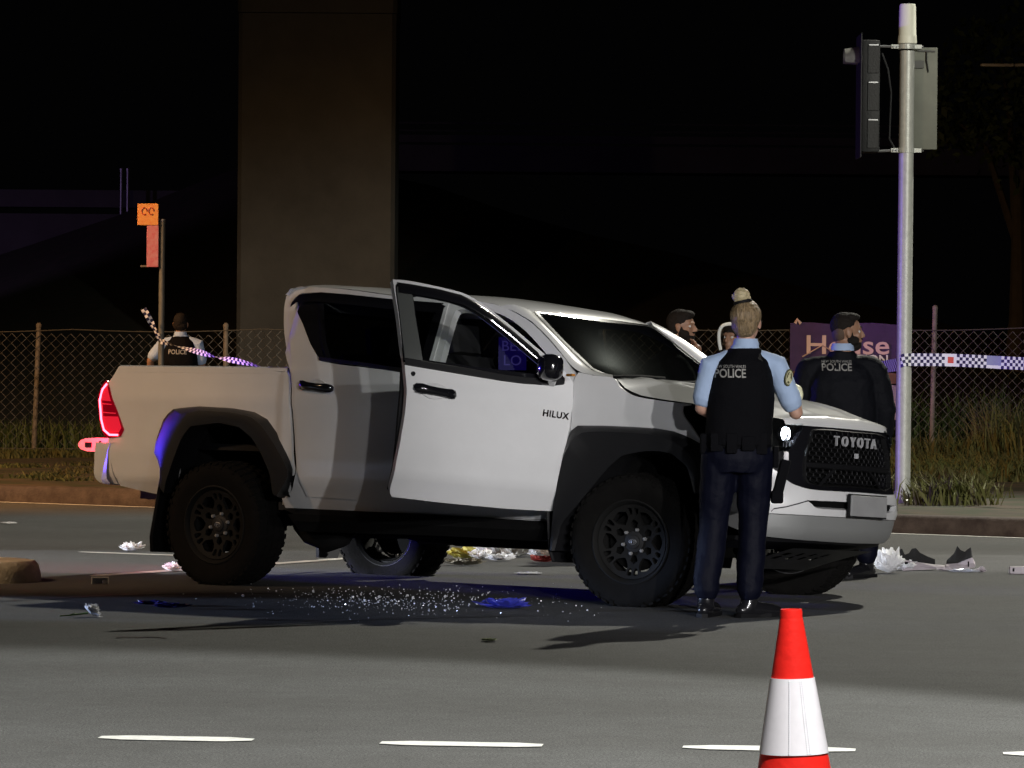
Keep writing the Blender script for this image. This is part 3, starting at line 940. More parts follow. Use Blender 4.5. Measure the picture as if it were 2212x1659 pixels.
for v in bm.verts: v.co = roll(v.co)
obj('camera_pod', bm, LOGO, sg)
# headlights
LENS = glassmat('clear_lens', (.92, .94, .96))
LEDM = mat('lit_led', (1, 1, 1), .3, emit=(.86, .93, 1), estr=26)
for s in (-1, 1):
    ho = [(.44, 1.075), (.52, 1.088), (.62, 1.10), (.72, 1.115), (.80, 1.135), (.875, 1.15), (.875, 1.09), (.86, 1.03), (.82, .975), (.72, .945), (.60, .925), (.545, .935), (.50, 1.0)]
    hl = panel('headlight', [(s * w, z) for w, z in ho], front(-.05), HOLE, truck, thick=.02, out=FOUT, xf=roll, step=.05)
    panel('headlight_lens', [(s * w, z) for w, z in ho], front(.004), LENS, hl, thick=0, out=FOUT, xf=roll, step=.05)
    for w in (.555, .70):
        bm = bmesh.new()
        lathe(bm, [(.048, .045), (.046, .02), (.034, .0), (.001, -.005)], 20, 'X', close=False)
        for v in bm.verts: v.co = roll(Vector((F(w, 1.015) - .058 + v.co.x, s * w + v.co.y, 1.015 + v.co.z * .92)))
        obj('reflector_bowl', bm, CHROME, hl, True)
        bm = bmesh.new()
        bmesh.ops.create_uvsphere(bm, u_segments=14, v_segments=8, radius=.036 if w < .6 else .02)
        for v in bm.verts: v.co = roll(Vector((F(w, 1.015) - .036 + v.co.x * .6, s * w + v.co.y, 1.015 + v.co.z)))
        obj('lamp_projector', bm, LEDM if (w < .6 and s < 0) else mat('dark_projector', (.3, .32, .35), .08, .3, 1), hl, True)
    bm = bmesh.new()
    for k in range(5):
        w = .50 + k * .016
        box(bm, roll(Vector((F(w, .965) - .03, s * w, .965 - k * .003))), (.03, .006, .03))
    obj('reflector_fin', bm, CHROME, hl)
    if s < 0:
        tag(hl, 'headlight with its inner lamp glowing white')
# bumper
band = [(-.60, .79), (-.565, .752), (-.53, .733), (-.486, .712), (-.34, .704), (0, .706), (.34, .704), (.486, .712), (.53, .733), (.565, .752), (.60, .79), (.68, .86), (.80, .90), (.845, .90), (.85, .70), (.84, .60), (.80, .565), (.62, .562), (.30, .560), (0, .560), (-.30, .560), (-.62, .562), (-.80, .565), (-.84, .60), (-.85, .70), (-.845, .90), (-.80, .90), (-.68, .86)]
slot = [(-.49, .645), (-.20, .648), (.20, .648), (.49, .645), (.455, .625), (.405, .603), (.2, .600), (-.2, .600), (-.405, .603), (-.455, .625)]
fb = panel('front_bumper', band, front(.0), WHITE, truck, holes=[slot], thick=.04, out=FOUT, xf=roll, step=.04, corner=60)
bm = bmesh.new()
for s in (-1, 1):
    pts = [(-.485, .646), (-.54, .628), (-.60, .606), (-.648, .592), (-.655, .575)]
    loft(bm, [[roll(Vector((F(w, z + d) + .004, -s * w, z + d))) for w, z in pts] for d in (0, -.007)])
obj('bumper_groove', bm, BLACKP, fb)
panel('bumper_slot', [(w * 1.02, z) for w, z in slot], front(-.035), HOLE, fb, thick=0, out=FOUT, xf=roll, step=.1)
low = [(-.80, .562), (-.62, .558), (-.3, .556), (0, .556), (.3, .556), (.62, .558), (.80, .562), (.79, .50), (.70, .445), (.55, .425), (.3, .418), (0, .415), (-.3, .418), (-.55, .425), (-.70, .445), (-.79, .50)]
lb = panel('lower_bumper', low, front(-.004), SILVER, truck, thick=.05, out=FOUT, xf=roll, step=.04)
tagged = lb
bm = bmesh.new()
loft(bm, [[roll(Vector((F(w, .42) - .02 - b, w, z))) for w in [x * .07 for x in range(-11, 12)]] for b, z in ((0, .43), (.02, .405), (.12, .385), (.35, .36))])
obj('bumper_valance', bm, BLACKP, truck, True)
# skid plate with slots
bm = bmesh.new()
SP = lambda w, t: roll(Vector((3.90 - .42 * t, w * (1 - .12 * t), .372 - .105 * t - .02 * t * t)))
cols = [-.46, -.36, -.30, -.20, -.16, -.06, -.02, .08, .12, .22, .30, .40]
tt = [0, .25, .38, .42, .55, .59, .75, 1.0]
vr = [[bm.verts.new(SP(w, t)) for w in cols] for t in tt]
for i in range(len(tt) - 1):
    for j in range(len(cols) - 1):
        if i in (1, 3) and j in (1, 3, 5) : continue
        if i in (1, 3) and j == 7: continue
        bm.faces.new((vr[i][j], vr[i][j + 1], vr[i + 1][j + 1], vr[i + 1][j]))
bmesh.ops.solidify(bm, geom=bm.faces, thickness=.012)
obj('skid_plate', bm, mat('worn_alloy_plate', (.20, .20, .19), .5, .4, var=.3), truck)
# number plate left blank
bm = bmesh.new()
box(bm, (4.085, .04, .628), (.012, .385, .118), bev=.003)
for v in bm.verts: v.co = roll(v.co)
np_ = obj('number_plate', bm, mat('plate_grey', (.34, .34, .34), .45, var=.15), truck)
bm = bmesh.new()
box(bm, (4.074, .04, .628), (.012, .415, .135), bev=.003)
for v in bm.verts: v.co = roll(v.co)
obj('plate_holder', bm, BLACKP, np_)

# ---- wheels -------------------------------------------------------
def build_wheel(flat=0.0):
    """wheel lying in its own frame: axle along Y, outer face towards -Y, centre at the origin"""
    root = empty('wheel')
    Rt, hw = .388, .132
    bm = bmesh.new()
    prof = [(.232, -.098), (.240, -.112), (.262, -.120), (.300, -.132), (.335, -.134), (.362, -.126), (.376, -.112), (.384, -.095), (.3845, 0), (.384, .095), (.376, .112), (.362, .126), (.335, .134), (.300, .132), (.262, .120), (.240, .112), (.232, .098)]
    lathe(bm, prof, 72, close=False)
    n = 46
    for k in range(n):                                   # tread lugs
        t0 = 2 * math.pi * k / n
        for y0, y1, dt, h in ((-.128, -.080, 0, .005), (-.066, -.020, .03, .0055), (-.008, .038, .085, .0055), (.050, .080, .03, .0055), (.088, .128, .05, .005)):
            vs = []
            for (y, t, r) in [(yy, tt_, rr) for rr in (0, 1) for yy, tt_ in ((y0, 0), (y1, .012), (y1, .088), (y0, .078))]:
                base = .3845 - (.012 if abs(y) > .12 else 0)
                a = t0 + dt + t
                rad = base - .006 if r == 0 else base + h
                vs.append(bm.verts.new((rad * math.cos(a), y, rad * math.sin(a))))
            for f in ((4, 5, 6, 7), (0, 1, 5, 4), (1, 2, 6, 5), (2, 3, 7, 6), (3, 0, 4, 7)):
                bm.faces.new([vs[i] for i in f])
        if k % 2 == 0:                                   # shoulder ribs on the side wall
            for s in (-1, 1):
                a0 = t0
                pts = [((.352, .131), (.372, .122)),]
                vs = [bm.verts.new((r * math.cos(a0 + t), s * (y + dy), r * math.sin(a0 + t))) for dy in (-.004, .005) for r, y, t in ((.350, .130, 0), (.372, .118, 0), (.372, .118, .06), (.350, .130, .06))]
                for f in ((4, 5, 6, 7), (0, 1, 5, 4), (1, 2, 6, 5), (2, 3, 7, 6), (3, 0, 4, 7)): bm.faces.new([vs[i] for i in f])
    for v in bm.verts:
        lim = -.368 + flat
        if v.co.z < lim:
            v.co.y *= 1 + min(.25, (lim - v.co.z) * (2.5 if not flat else 2.2))
            v.co.z = lim + (v.co.z - lim) * .05
    obj('tyre', bm, RUBBER, root, True, 40)
    bm = bmesh.new()
    lathe(bm, [(.218, .10), (.236, .112), (.238, .100), (.225, .085), (.205, .06), (.195, 0), (.205, -.07), (.225, -.088), (.238, -.104), (.243, -.118), (.236, -.121), (.222, -.108), (.212, -.080), (.198, -.04), (.19, 0), (.198, .06), (.21, .09)], 56, close=False)
    rim = obj('rim', bm, RIMM, root, True, 40)
    bm = bmesh.new()
    lathe(bm, [(.190, .0), (.200, .045), (.214, .085), (.230, .105), (.241, .113), (.243, .108)], 56, close=False)
    obj('rim_barrel', bm, STEEL, rim, True, 40)
    def P_(r, a): return (r * math.cos(R(a)), r * math.sin(R(a)))
    hs = []
    for k in range(6):
        a = 60 * k
        hs.append([P_(.118, a - 7), P_(.145, a - 16), P_(.176, a - 15), P_(.187, a), P_(.176, a + 15), P_(.145, a + 16), P_(.118, a + 7), P_(.108, a)])
        for b in (-6.5, 6.5):
            hs.append([P_(.158, a + 30 + b - 3.5), P_(.190, a + 30 + b - 4.5 * 1.0), P_(.195, a + 30 + b), P_(.190, a + 30 + b + 4.5), P_(.158, a + 30 + b + 3.5), P_(.150, a + 30 + b)])
        hs.append([P_(.082, a + 30 - 9), P_(.112, a + 30 - 12), P_(.128, a + 30), P_(.112, a + 30 + 12), P_(.082, a + 30 + 9), P_(.075, a + 30)])

    def face_y(x, z):
        r = math.hypot(x, z)
        return Vector((x, lerp([(0, -.058), (.07, -.060), (.12, -.068), (.17, -.082), (.20, -.094), (.212, -.098)], r), z))
    panel('spoke_disc', [P_(.212, t * 10) for t in range(36)], face_y, RIMM, rim, holes=hs, step=.03, thick=.022, out=(0, -1, 0), corner=70)
    bm = bmesh.new()
    lathe(bm, [(.168, -.01), (.168, -.030), (.05, -.034), (.001, -.034)], 40, close=False)
    obj('brake_disc', bm, HOLE, rim, True)
    bm = bmesh.new()
    lathe(bm, [(.062, -.05), (.060, -.066), (.040, -.072), (.038, -.080), (.030, -.0835), (.001, -.0845)], 28, close=False)
    obj('hub_cap', bm, mat('hub_grey', (.02, .02, .021), .6, .1, spec=.3) if 'hub_grey' not in bpy.data.materials else bpy.data.materials['hub_grey'], rim, True, 30)
    bm = bmesh.new()
    ring = [Vector((.022 * math.cos(t), -.085, .015 * math.sin(t))) for t in [i * math.pi / 10 for i in range(21)]]
    tube(bm, ring, .0022, 5, caps=False)
    tube(bm, [Vector((.009 * math.cos(t), -.085, .014 * math.sin(t))) for t in [i * math.pi / 8 for i in range(17)]], .002, 5, caps=False)
    tube(bm, [Vector((.018 * math.cos(t), -.085, .006 + .005 * math.sin(t))) for t in [i * math.pi / 8 for i in range(17)]], .0018, 5, caps=False)
    obj('hub_emblem', bm, STEEL, rim)
    for k in range(6):
        a = R(60 * k + 14)
        bm = bmesh.new()
        lathe(bm, [(.011, -.050), (.011, -.074), (.008, -.080), (.001, -.081)], 6, close=False, c=(.0699 * math.cos(a), 0, .0699 * math.sin(a)))
        obj('wheel_nut', bm, mat('nut_metal', (.30, .30, .30), .45, .3) if 'nut_metal' not in bpy.data.materials else bpy.data.materials['nut_metal'], rim, True, 30)
    return root


w0 = build_wheel()
w1 = copy_tree(w0); w2 = copy_tree(w0)
w3 = build_wheel(.075)
for w, loc, rz, ry in ((w0, (0, -.835, .370), 0, 12), (w1, (3.085, -.835, .370), R(9), 7)):
    w.parent = truck; w.location = loc; w.rotation_euler = (0, 0, rz)
for w, loc, rz in ((w2, (3.085, .835, .366), math.pi + R(9)), (w3, (0, .835, .295), math.pi)):
    w.parent = truck; w.location = loc; w.rotation_euler = (0, 0, rz)
w3['label'] = 'flat far rear wheel'
# ================================================================== THE SETTING
def asphalt():
    m = bpy.data.materials.new('asphalt')
    m.use_nodes = True
    n, l = m.node_tree.nodes, m.node_tree.links
    p = n['Principled BSDF']
    p.inputs['Roughness'].default_value = .82
    p.inputs['Specular IOR Level'].default_value = .35
    tc = n.new('ShaderNodeTexCoord')

    def noise_(scale, det=5, stretch=None, rough=.6):
        t = n.new('ShaderNodeTexNoise')
        t.inputs['Scale'].default_value = scale
        t.inputs['Detail'].default_value = det
        t.inputs['Roughness'].default_value = rough
        if stretch:
            mp = n.new('ShaderNodeMapping')
            mp.inputs['Rotation'].default_value = (0, 0, R(stretch[0]))
            mp.inputs['Scale'].default_value = stretch[1]
            l.new(tc.outputs['Object'], mp.inputs[0]); l.new(mp.outputs[0], t.inputs['Vector'])
        else:
            l.new(tc.outputs['Object'], t.inputs['Vector'])
        return t

    def ramp(t, a, b, ca, cb):
        r = n.new('ShaderNodeValToRGB')
        r.color_ramp.elements[0].position = a; r.color_ramp.elements[1].position = b
        r.color_ramp.elements[0].color = (*ca, 1); r.color_ramp.elements[1].color = (*cb, 1)
        l.new(t.outputs['Fac'], r.inputs[0])
        return r

    def mul(a, b):
        x = n.new('ShaderNodeMix'); x.data_type = 'RGBA'; x.blend_type = 'MULTIPLY'
        x.inputs[0].default_value = 1
        l.new(a, x.inputs[6]); l.new(b, x.inputs[7])
        return x.outputs[2]
    base = ramp(noise_(95, 6, None, 1.0), .44, .56, (.018, .018, .018), (.175, .176, .172))
    big = ramp(noise_(.35, 4), .35, .65, (.74, .73, .72), (1, 1, 1))
    streak = ramp(noise_(.9, 5, (33, (.5, 1.2, 1))), .35, .65, (.86, .85, .84), (1, 1, 1))
    mid = ramp(noise_(9, 4), .3, .7, (.84, .84, .84), (1.08, 1.08, 1.08))
    c = mul(mul(mul(base.outputs[0], big.outputs[0]), streak.outputs[0]), mid.outputs[0])
    l.new(c, p.inputs['Base Color'])
    b = n.new('ShaderNodeBump'); b.inputs['Strength'].default_value = .7; b.inputs['Distance'].default_value = .006
    t = noise_(160, 3, None, .7)
    l.new(t.outputs['Fac'], b.inputs['Height']); l.new(b.outputs[0], p.inputs['Normal'])
    return m


def mixmat(name, c1, c2, c3, s1=2, s2=30, rough=.9, bump=.6):
    m = mat(name, c1, rough, var=.3, vscale=s1, col2=c2, bump=bump, bscale=s2)
    n, l = m.node_tree.nodes, m.node_tree.links
    t = n.new('ShaderNodeTexNoise'); t.inputs['Scale'].default_value = s2; t.inputs['Detail'].default_value = 5
    tc = [x for x in n if x.type == 'TEX_COORD'][0]
    l.new(tc.outputs['Object'], t.inputs['Vector'])
    r = n.new('ShaderNodeValToRGB'); r.color_ramp.elements[0].position = .42; r.color_ramp.elements[1].position = .6
    x = n.new('ShaderNodeMix'); x.data_type = 'RGBA'
    l.new(t.outputs['Fac'], r.inputs[0]); l.new(r.outputs[0], x.inputs[0])
    p = n['Principled BSDF']
    src = p.inputs['Base Color'].links[0].from_socket
    l.new(src, x.inputs[6]); x.inputs[7].default_value = (*c3, 1)
    l.new(x.outputs[2], p.inputs['Base Color'])
    return m


ASPH = asphalt()
bm = bmesh.new(); bmesh.ops.create_grid(bm, x_segments=2, y_segments=2, size=400)
tag(obj('road', bm, ASPH), kind='structure')

PAINT = mat('road_paint', (.78, .77, .72), .7, var=.35, vscale=25, bump=.3, bscale=120)
OLDPAINT = mat('worn_road_paint', (.62, .58, .52), .75, var=.6, vscale=9, bump=.3, bscale=120)


def stripe(name, pts, wid, m, z=.004, taper=True):
    """painted strip through ground points, slightly ragged at the ends"""
    bm = bmesh.new()
    a, b = Vector(pts[0]), Vector(pts[-1])
    d = (b - a).normalized(); nn = Vector((-d.y, d.x, 0))
    L = (b - a).length
    N = max(6, int(L / .12))
    top, bot = [], []
    for i in range(N + 1):
        t = i / N
        p = a.lerp(b, t)
        k = 1
        if taper: k = min(1, min(t, 1 - t) * L / .03 * .5 + .5)
        j = random.uniform(-.006, .006)
        top.append(bm.verts.new(Vector((p.x, p.y, z)) + nn * (wid / 2 * k + j)))
        bot.append(bm.verts.new(Vector((p.x, p.y, z)) - nn * (wid / 2 * k + j)))
    for i in range(N): bm.faces.new((bot[i], bot[i + 1], top[i + 1], top[i]))
    return tag(obj(name, bm, m), kind='structure')


for (x0, y0), (x1, y1) in (((215, 1594), (547, 1600)), ((822, 1606), (1172, 1612)), ((1475, 1615), (1848, 1622)), ((2167, 1629), (2500, 1635))):
    stripe('lane_dash', [G(x0, y0), G(x1, y1)], .165, PAINT)
KA, KB = Vector((-4.807, 38.144, 0)), Vector((4.082, 32.249, 0))
KD = (KB - KA).normalized(); KN = Vector((-KD.y, KD.x, 0))
if KN.y < 0: KN = -KN
stripe('edge_line', [KA - KD * 30, KB + KD * 30], .10, PAINT, taper=False)
stripe('worn_line', [G(172, 1193), G(480, 1204)], .11, PAINT)
stripe('worn_line', [G(200, 1245), G(700, 1211)], .13, OLDPAINT)
stripe('worn_line', [G(690, 1211.5), G(1130, 1176)], .12, PAINT)
stripe('worn_line', [G(900, 1165), G(1200, 1181)], .11, PAINT)
bm = bmesh.new()
for k in range(26):                                        # long thin dark strips laid on the road
    pass
DARKSTRIP = mat('dark_strip', (.012, .012, .012), .45)
for pts in ([(380, 1362), (560, 1354), (760, 1340), (1150, 1330)], [(0, 1300), (170, 1290), (330, 1284), (600, 1282)], [(250, 1378), (340, 1377), (360, 1380)]):
    P = spline([G(*p) for p in pts], False, 8)
    bm = bmesh.new()
    rows = [[p + Vector((0, .018 + random.uniform(0, .012), .004)), p + Vector((0, -.018 - random.uniform(0, .01), .004))] for p in P]
    loft(bm, rows)
    tag(obj('dark_road_strip', bm, DARKSTRIP), kind='structure')

# kerb and verge ---------------------------------------------------
KERB = mat('kerb_concrete', (.10, .075, .062), .85, var=.55, vscale=6, bump=.5, bscale=60, col2=(.035, .022, .018))
bm = bmesh.new()
rows = []
for i in range(61):
    p = KA - KD * 26 + (KB - KA + KD * 52) * (i / 60)
    j = random.uniform(-.008, .008)
    rows.append([p + KN * a + Vector((0, 0, z + j * (z > .1))) for a, z in ((.10, -.02), (.115, .10), (.135, .142), (.16, .155), (.27, .158), (.30, .14))])
loft(bm, rows)
tag(obj('kerb', bm, KERB, None, True), kind='structure')


def verge_z(x, y):
    return .145 + .03 * noise.noise(Vector((x * .5, y * .5, 0))) + .012 * noise.noise(Vector((x * 3, y * 3, 5)))


VERGE = mixmat('dry_verge', (.085, .060, .034), (.040, .030, .018), (.028, .034, .010), 1.2, 3.2)
bm = bmesh.new()
rows = []
for i in range(121):
    p = KA - KD * 26 + (KB - KA + KD * 52) * (i / 120)
    row = []
    for j in range(44):
        a = .29 + (j / 43) ** 1.6 * 40
        q = p + KN * a
        row.append(Vector((q.x, q.y, verge_z(q.x, q.y) if j else .14)))
    rows.append(row)
loft(bm, rows)
tag(obj('verge', bm, VERGE, None, True, 80), kind='structure')


def hill_z(x, y):
    base = max(0, min(1, (y - 57) / 19)) ** 1.3
    crest = 3.05 + max(-.2, (x + 9.45) * .42)
    crest = min(crest, 5.0) - max(0, (x + 4)) * .25
    crest = max(.3, crest)
    return .0 + base * crest + .18 * noise.noise(Vector((x * .4, y * .3, 1))) * base


HILL = mixmat('embankment_grass', (.035, .028, .014), (.012, .011, .006), (.014, .018, .006), .8, 5)
bm = bmesh.new()
loft(bm, [[Vector((-60 + 1.5 * i, 54 + j * 1.1, hill_z(-60 + 1.5 * i, 54 + j * 1.1) + .10)) for i in range(81)] for j in range(32)])
tag(obj('hillside', bm, HILL, None, True, 80), kind='structure')

CONC = mat('pier_concrete', (.085, .084, .073), .85, var=.45, vscale=.7, bump=.3, bscale=25)
CONCP = mat('wall_concrete', (.075, .072, .078), .85, var=.35, vscale=1.1, bump=.3, bscale=20)

# bridge pier -------------------------------------------------------
pr = empty('bridge_pier', AT(679, 900, 60.0).xy.to_3d() + Vector((0, 1.0, 0)))
tag(pr, 'massive square concrete bridge pier rising out of the picture behind the cab', 'bridge pier')
bm = bmesh.new()
w, d, c = 1.165, 1.0, .06
prof = [(-w + c, -d), (w - c, -d), (w, -d + c), (w, d - c), (w - c, d), (-w + c, d), (-w, d - c), (-w, -d + c)]
vr = loft(bm, [[Vector((x, y, z)) for x, y in prof] for z in (-.1, 6.45)], closed=True)
bm.faces.new(vr[-1])
obj('shaft', bm, CONC, pr)
bm = bmesh.new()
vr = loft(bm, [[Vector((x * k, y * 1.02, z)) for x, y in prof] for k, z in ((1.012, 6.46), (1.012, 6.9), (2.4, 8.0), (2.4, 9.0))], closed=True)
bm.faces.new(vr[0]); bm.faces.new(vr[-1])
obj('pier_head', bm, CONC, pr)

# viaduct beam far right ----------------------------------------------
vb = empty('viaduct_beam', (0, 86, 0))
tag(vb, 'faint purple lit concrete bridge beam with thin rail lines running behind the signal pole', 'bridge beam')
bm = bmesh.new()
box(bm, (13, 0, 5.55), (32, 1.4, .55))
obj('girder', bm, CONCP, vb)
bm = bmesh.new()
box(bm, (13, -.75, 5.95), (32, .12, .16))
obj('parapet', bm, CONCP, vb)
for z in (6.12, 6.28):
    bm = bmesh.new()
    tube(bm, [(-3, -.75, z), (29, -.75, z + .02)], .018, 5)
    obj('rail', bm, STEEL, vb)
bm = bmesh.new()
box(bm, (22, .4, 2.6), (2, 1.2, 5.4))
obj('support', bm, CONCP, vb)

# concrete retaining wall top left --------------------------------------
rw = empty('retaining_wall', (-11, 80, 3.4))
tag(rw, 'distant pale concrete wall with a ledge on top of the embankment at the far left', 'wall')
bm = bmesh.new(); box(bm, (-2.6, 0, .25), (13.5, .5, .95)); obj('wall_face', bm, CONCP, rw)
bm = bmesh.new(); box(bm, (-2.2, -.14, 1.02), (14.3, .5, .34)); obj('coping', bm, CONCP, rw)
for px in (262, 276):
    p = AT(px, 440, 79)
    o = empty('marker_post', (p.x, 79, 3.6))
    tag(o, 'left of two thin posts on the embankment crest' if px == 262 else 'right of two thin posts on the embankment crest', 'post', 'thin posts on the embankment crest')
    bm = bmesh.new(); tube(bm, [(0, 0, 0), (0, 0, 1.35)], .03, 8); obj('shaft', bm, STEEL, o)
    bm = bmesh.new(); lathe(bm, [(.04, 1.35), (.04, 1.39), (.01, 1.41)], 8, 'Z'); obj('cap', bm, STEEL, o)

# chain-link fence ----------------------------------------------------
FY = 48.8
POSTM = mat('weathered_post', (.20, .17, .13), .75, .1, var=.45, vscale=12)
WIRE = mat('fence_wire', (.12, .11, .09), .6, .4)
fence = empty('chain_link_fence', (0, FY, 0))
tag(fence, 'chain link fence on leaning round posts along the back of the verge', 'fence')
for px, top, bx in ((-330, 700, 0), (84, 703, -12), (488, 703, -3), (896, 700, 0), (1304, 690, 0), (1722, 700, 4), (2020, 665, -9), (2440, 680, 0)):
    a = AT(px, top, FY); b = AT(px + bx, 990, FY)
    bm = bmesh.new()
    tube(bm, [(b.x, 0, .05), ((a.x + b.x) / 2, 0, (a.z) / 2), (a.x, 0, a.z)], .030, 10)
    ps = obj('post', bm, POSTM, fence, True)
    bm = bmesh.new()
    lathe(bm, [(.034, -.02), (.034, .012), (.02, .03), (.001, .034)], 10, 'Z', (a.x, 0, a.z))
    obj('post_cap', bm, POSTM, ps, True)
bm = bmesh.new()
pit = .118
x = -9.0
k = 0
while x < 9.0:
    zt = 1.66 + (x + 7) / 14 * .14
    z = .16; s = 1 if k % 2 else -1; pts = []
    while z < zt:
        pts.append(Vector((x + (pit * .25 * s) + .012 * noise.noise(Vector((x, z * 2, 0))), .008 * s + .05 * noise.noise(Vector((x * .4, z * .8, 3))) - .035, z)))
        z += pit * .5; s = -s
    pts2 = [p + Vector((0, 0, 0)) for p in pts]
    tube(bm, pts2, .0042, 3, caps=False)
    x += pit * .5
    k += 1
wm = obj('wire_mesh', bm, WIRE, fence)
wm['kind'] = 'stuff'
for zz, nm in ((1.0, 'strand'), (0, 'strand')):
    bm = bmesh.new()
    pts = []
    for i in range(181):
        x = -9 + i * .1
        zt = 1.67 + (x + 7) / 14 * .14
        sag = .03 * abs(math.sin((x + .7) / 2.3 * math.pi))
        pts.append(Vector((x, -.03, zt - sag if zz else .25)))
    tube(bm, pts, .006, 4, caps=False)
    obj('tension_wire', bm, WIRE, fence)

# banner on the fence ---------------------------------------------------
bn0 = empty('banner', (0, FY - .13, 0))
tag(bn0, 'purple auction banner tied to the fence behind the bearded officer', 'banner')
BANP = mat('banner_purple', (.10, .035, .16), .6, var=.3, vscale=3)
BANW = mat('banner_print_cream', (.55, .36, .30), .6)
BANW2 = mat('banner_print_white', (.62, .58, .60), .6)
BP = lambda px, py: AT(px, py, FY - .13)
def bansheet(nm, x0, y0, x1, y1, m, dy=0, z=12):
    bm = bmesh.new()
    A, B = BP(x0, y0), BP(x1, y1)
    loft(bm, [[Vector((A.x + (B.x - A.x) * i / z, dy + .015 * math.sin(i * 1.3), A.z + (B.z - A.z) * j / 6 + (.012 * math.sin(i * .9) if j in (0,) else 0))) for i in range(z + 1)] for j in range(7)])
    bmesh.ops.solidify(bm, geom=bm.faces, thickness=.004)
    return obj(nm, bm, m, bn0, True)
bansheet('upper_panel', 1707, 698, 1944, 803, BANP)
bansheet('brown_strip', 1707, 803, 1944, 829, mat('banner_brown', (.22, .10, .06), .6))
bansheet('lower_panel', 1707, 829, 1944, 907, mat('banner_pale', (.50, .38, .46), .6, var=.15, vscale=5))
def bantext(s, px, py, hpx, m, al='LEFT', bold=.0):
    p = BP(px, py); sz = hpx / (CF / FY) / .72
    mtx = frame((1, 0, 0), (0, 0, 1), (p.x, -.022, p.z))
    t = text('banner_lettering', s, sz, m, bn0, .002, mtx, None, al, bold)
    return t
t = bantext('House', 1922, 748, 41, BANW, 'RIGHT', .004)
for v in t.data.vertices:
    v.co.x = BP(1922, 748).x + (v.co.x - BP(1922, 748).x) * 1.22
t = bantext('AUCTION', 1919, 778, 20, BANW2, 'RIGHT', .003)
bm = bmesh.new()
tube(bm, [BP(1733, 771) - Vector((0, FY - .13 + .02, 0)), BP(1776, 746) - Vector((0, FY - .13 + .02, 0)), BP(1800, 760) - Vector((0, FY - .13 + .02, 0))], .024, 6, flat=.4)
obj('roof_emblem', bm, BANW, bn0)
bm = bmesh.new()
tube(bm, [BP(1718, 699) - Vector((0, FY - .13, 0)), BP(1722, 690) - Vector((0, FY - .13, 0)), BP(1730, 699) - Vector((0, FY - .13, 0))], .02, 6)
obj('tie', bm, BANW, bn0)

# signal pole ---------------------------------------------------------
PY = 36.1
GALV = mat('galvanised_steel', (.46, .47, .44), .42, .15, var=.25, vscale=18, bump=.15, bscale=90)
tp = empty('traffic_signal_pole', (0, PY, 0))
tag(tp, 'tall galvanised signal pole with a white cap, dark signal head and grey backing plate', 'signal pole')
tp['label'] = 'tall galvanised traffic signal pole with white cap seen from behind'
PP = lambda px, py: (lambda q: Vector((q.x, 0, q.z)))(AT(px, py, PY))
bm = bmesh.new()
b = PP(1949.5, 1090); t = PP(1960, 110)
tube(bm, [b, b.lerp(t, .33), b.lerp(t, .66), t], [.068, .067, .066, .065], 24)
obj('shaft', bm, GALV, tp, True)
bm = bmesh.new(); lathe(bm, [(.11, .0), (.11, .02), (.08, .035), (.075, .10)], 20, 'Z', (b.x, 0, .14)); obj('base_flange', bm, GALV, tp, True, 30)
c0 = PP(1960, 95); c1 = PP(1960, 9)
H_ = c1.z - c0.z
bm = bmesh.new(); lathe(bm, [(.078, 0), (.084, .005), (.082, H_ * .18), (.080, H_ * .22), (.078, H_ * .23), (.073, H_ * .95), (.066, H_), (.001, H_ + .004)], 28, 'Z', c0); obj('cap', bm, mat('white_cap', (.70, .70, .60), .5), tp, True, 40)
for py in (101, 325):
    c = PP(1958 if py < 200 else 1957, py)
    bm = bmesh.new()
    lathe(bm, [(.070, -.022), (.078, -.022), (.078, .022), (.070, .022)], 24, 'Z', c, close=False)
    box(bm, c + Vector((-.10, .0, 0)), (.07, .05, .035)); box(bm, c + Vector((.10, .0, 0)), (.07, .05, .035))
    cl = obj('clamp', bm, GALV, tp)
    bm = bmesh.new()
    e = PP(1892, py + (2 if py > 200 else -1))
    tube(bm, [c + Vector((-.09, 0, 0)), e], .011, 8)
    obj('arm', bm, STEEL, cl)
    bm = bmesh.new()
    e2 = PP(1995, py)
    tube(bm, [c + Vector((.09, 0, 0)), e2 + Vector((0, .05, 0))], .011, 8)
    obj('arm', bm, STEEL, cl)
    bm = bmesh.new()
    for dx in (-.085, -.115): lathe(bm, [(.010, 0), (.010, .02), (.001, .022)], 6, 'Y', c + Vector((dx, -.045, .0)))
    obj('bolt', bm, CHROME, cl)
SIGB = mat('signal_black', (.009, .009, .01), .55, bump=.2, spec=.3)
a = PP(1880, 88); b2 = PP(1880, 330)
bm = bmesh.new()
box(bm, (a.x, .0, (a.z + b2.z) / 2), (.16, .22, a.z - b2.z), bev=.02)
sh = obj('signal_housing', bm, SIGB, tp, True, 30)
for k in range(3):
    zc = a.z - (k + .5) * (a.z - b2.z) / 3
    bm = bmesh.new()
    box(bm, (a.x + .02, -.115, zc), (.10, .012, .26), bev=.004)
    obj('rear_cover', bm, SIGB, sh)
    bm = bmesh.new(); box(bm, (a.x + .02, -.125, zc + .12), (.085, .01, .010)); obj('latch', bm, STEEL, sh)
    if k: continue
    bm = bmesh.new()
    pts = [[Vector((a.x - .06 - L, .12 * math.cos(t) + .02, zc + .12 * math.sin(t) * (1 - .25 * L / .2))) for t in [R(-20) + i * R(220) / 12 for i in range(13)]] for L in (0, .08, .17)]
    loft(bm, pts)
    bmesh.ops.solidify(bm, geom=bm.faces, thickness=.004)
    obj('visor', bm, mat('visor_grey', (.17, .17, .15), .6), sh, True)
bm = bmesh.new()
box(bm, (a.x - .095, .03, (a.z + b2.z) / 2), (.012, .5, a.z - b2.z + .10), bev=.004)
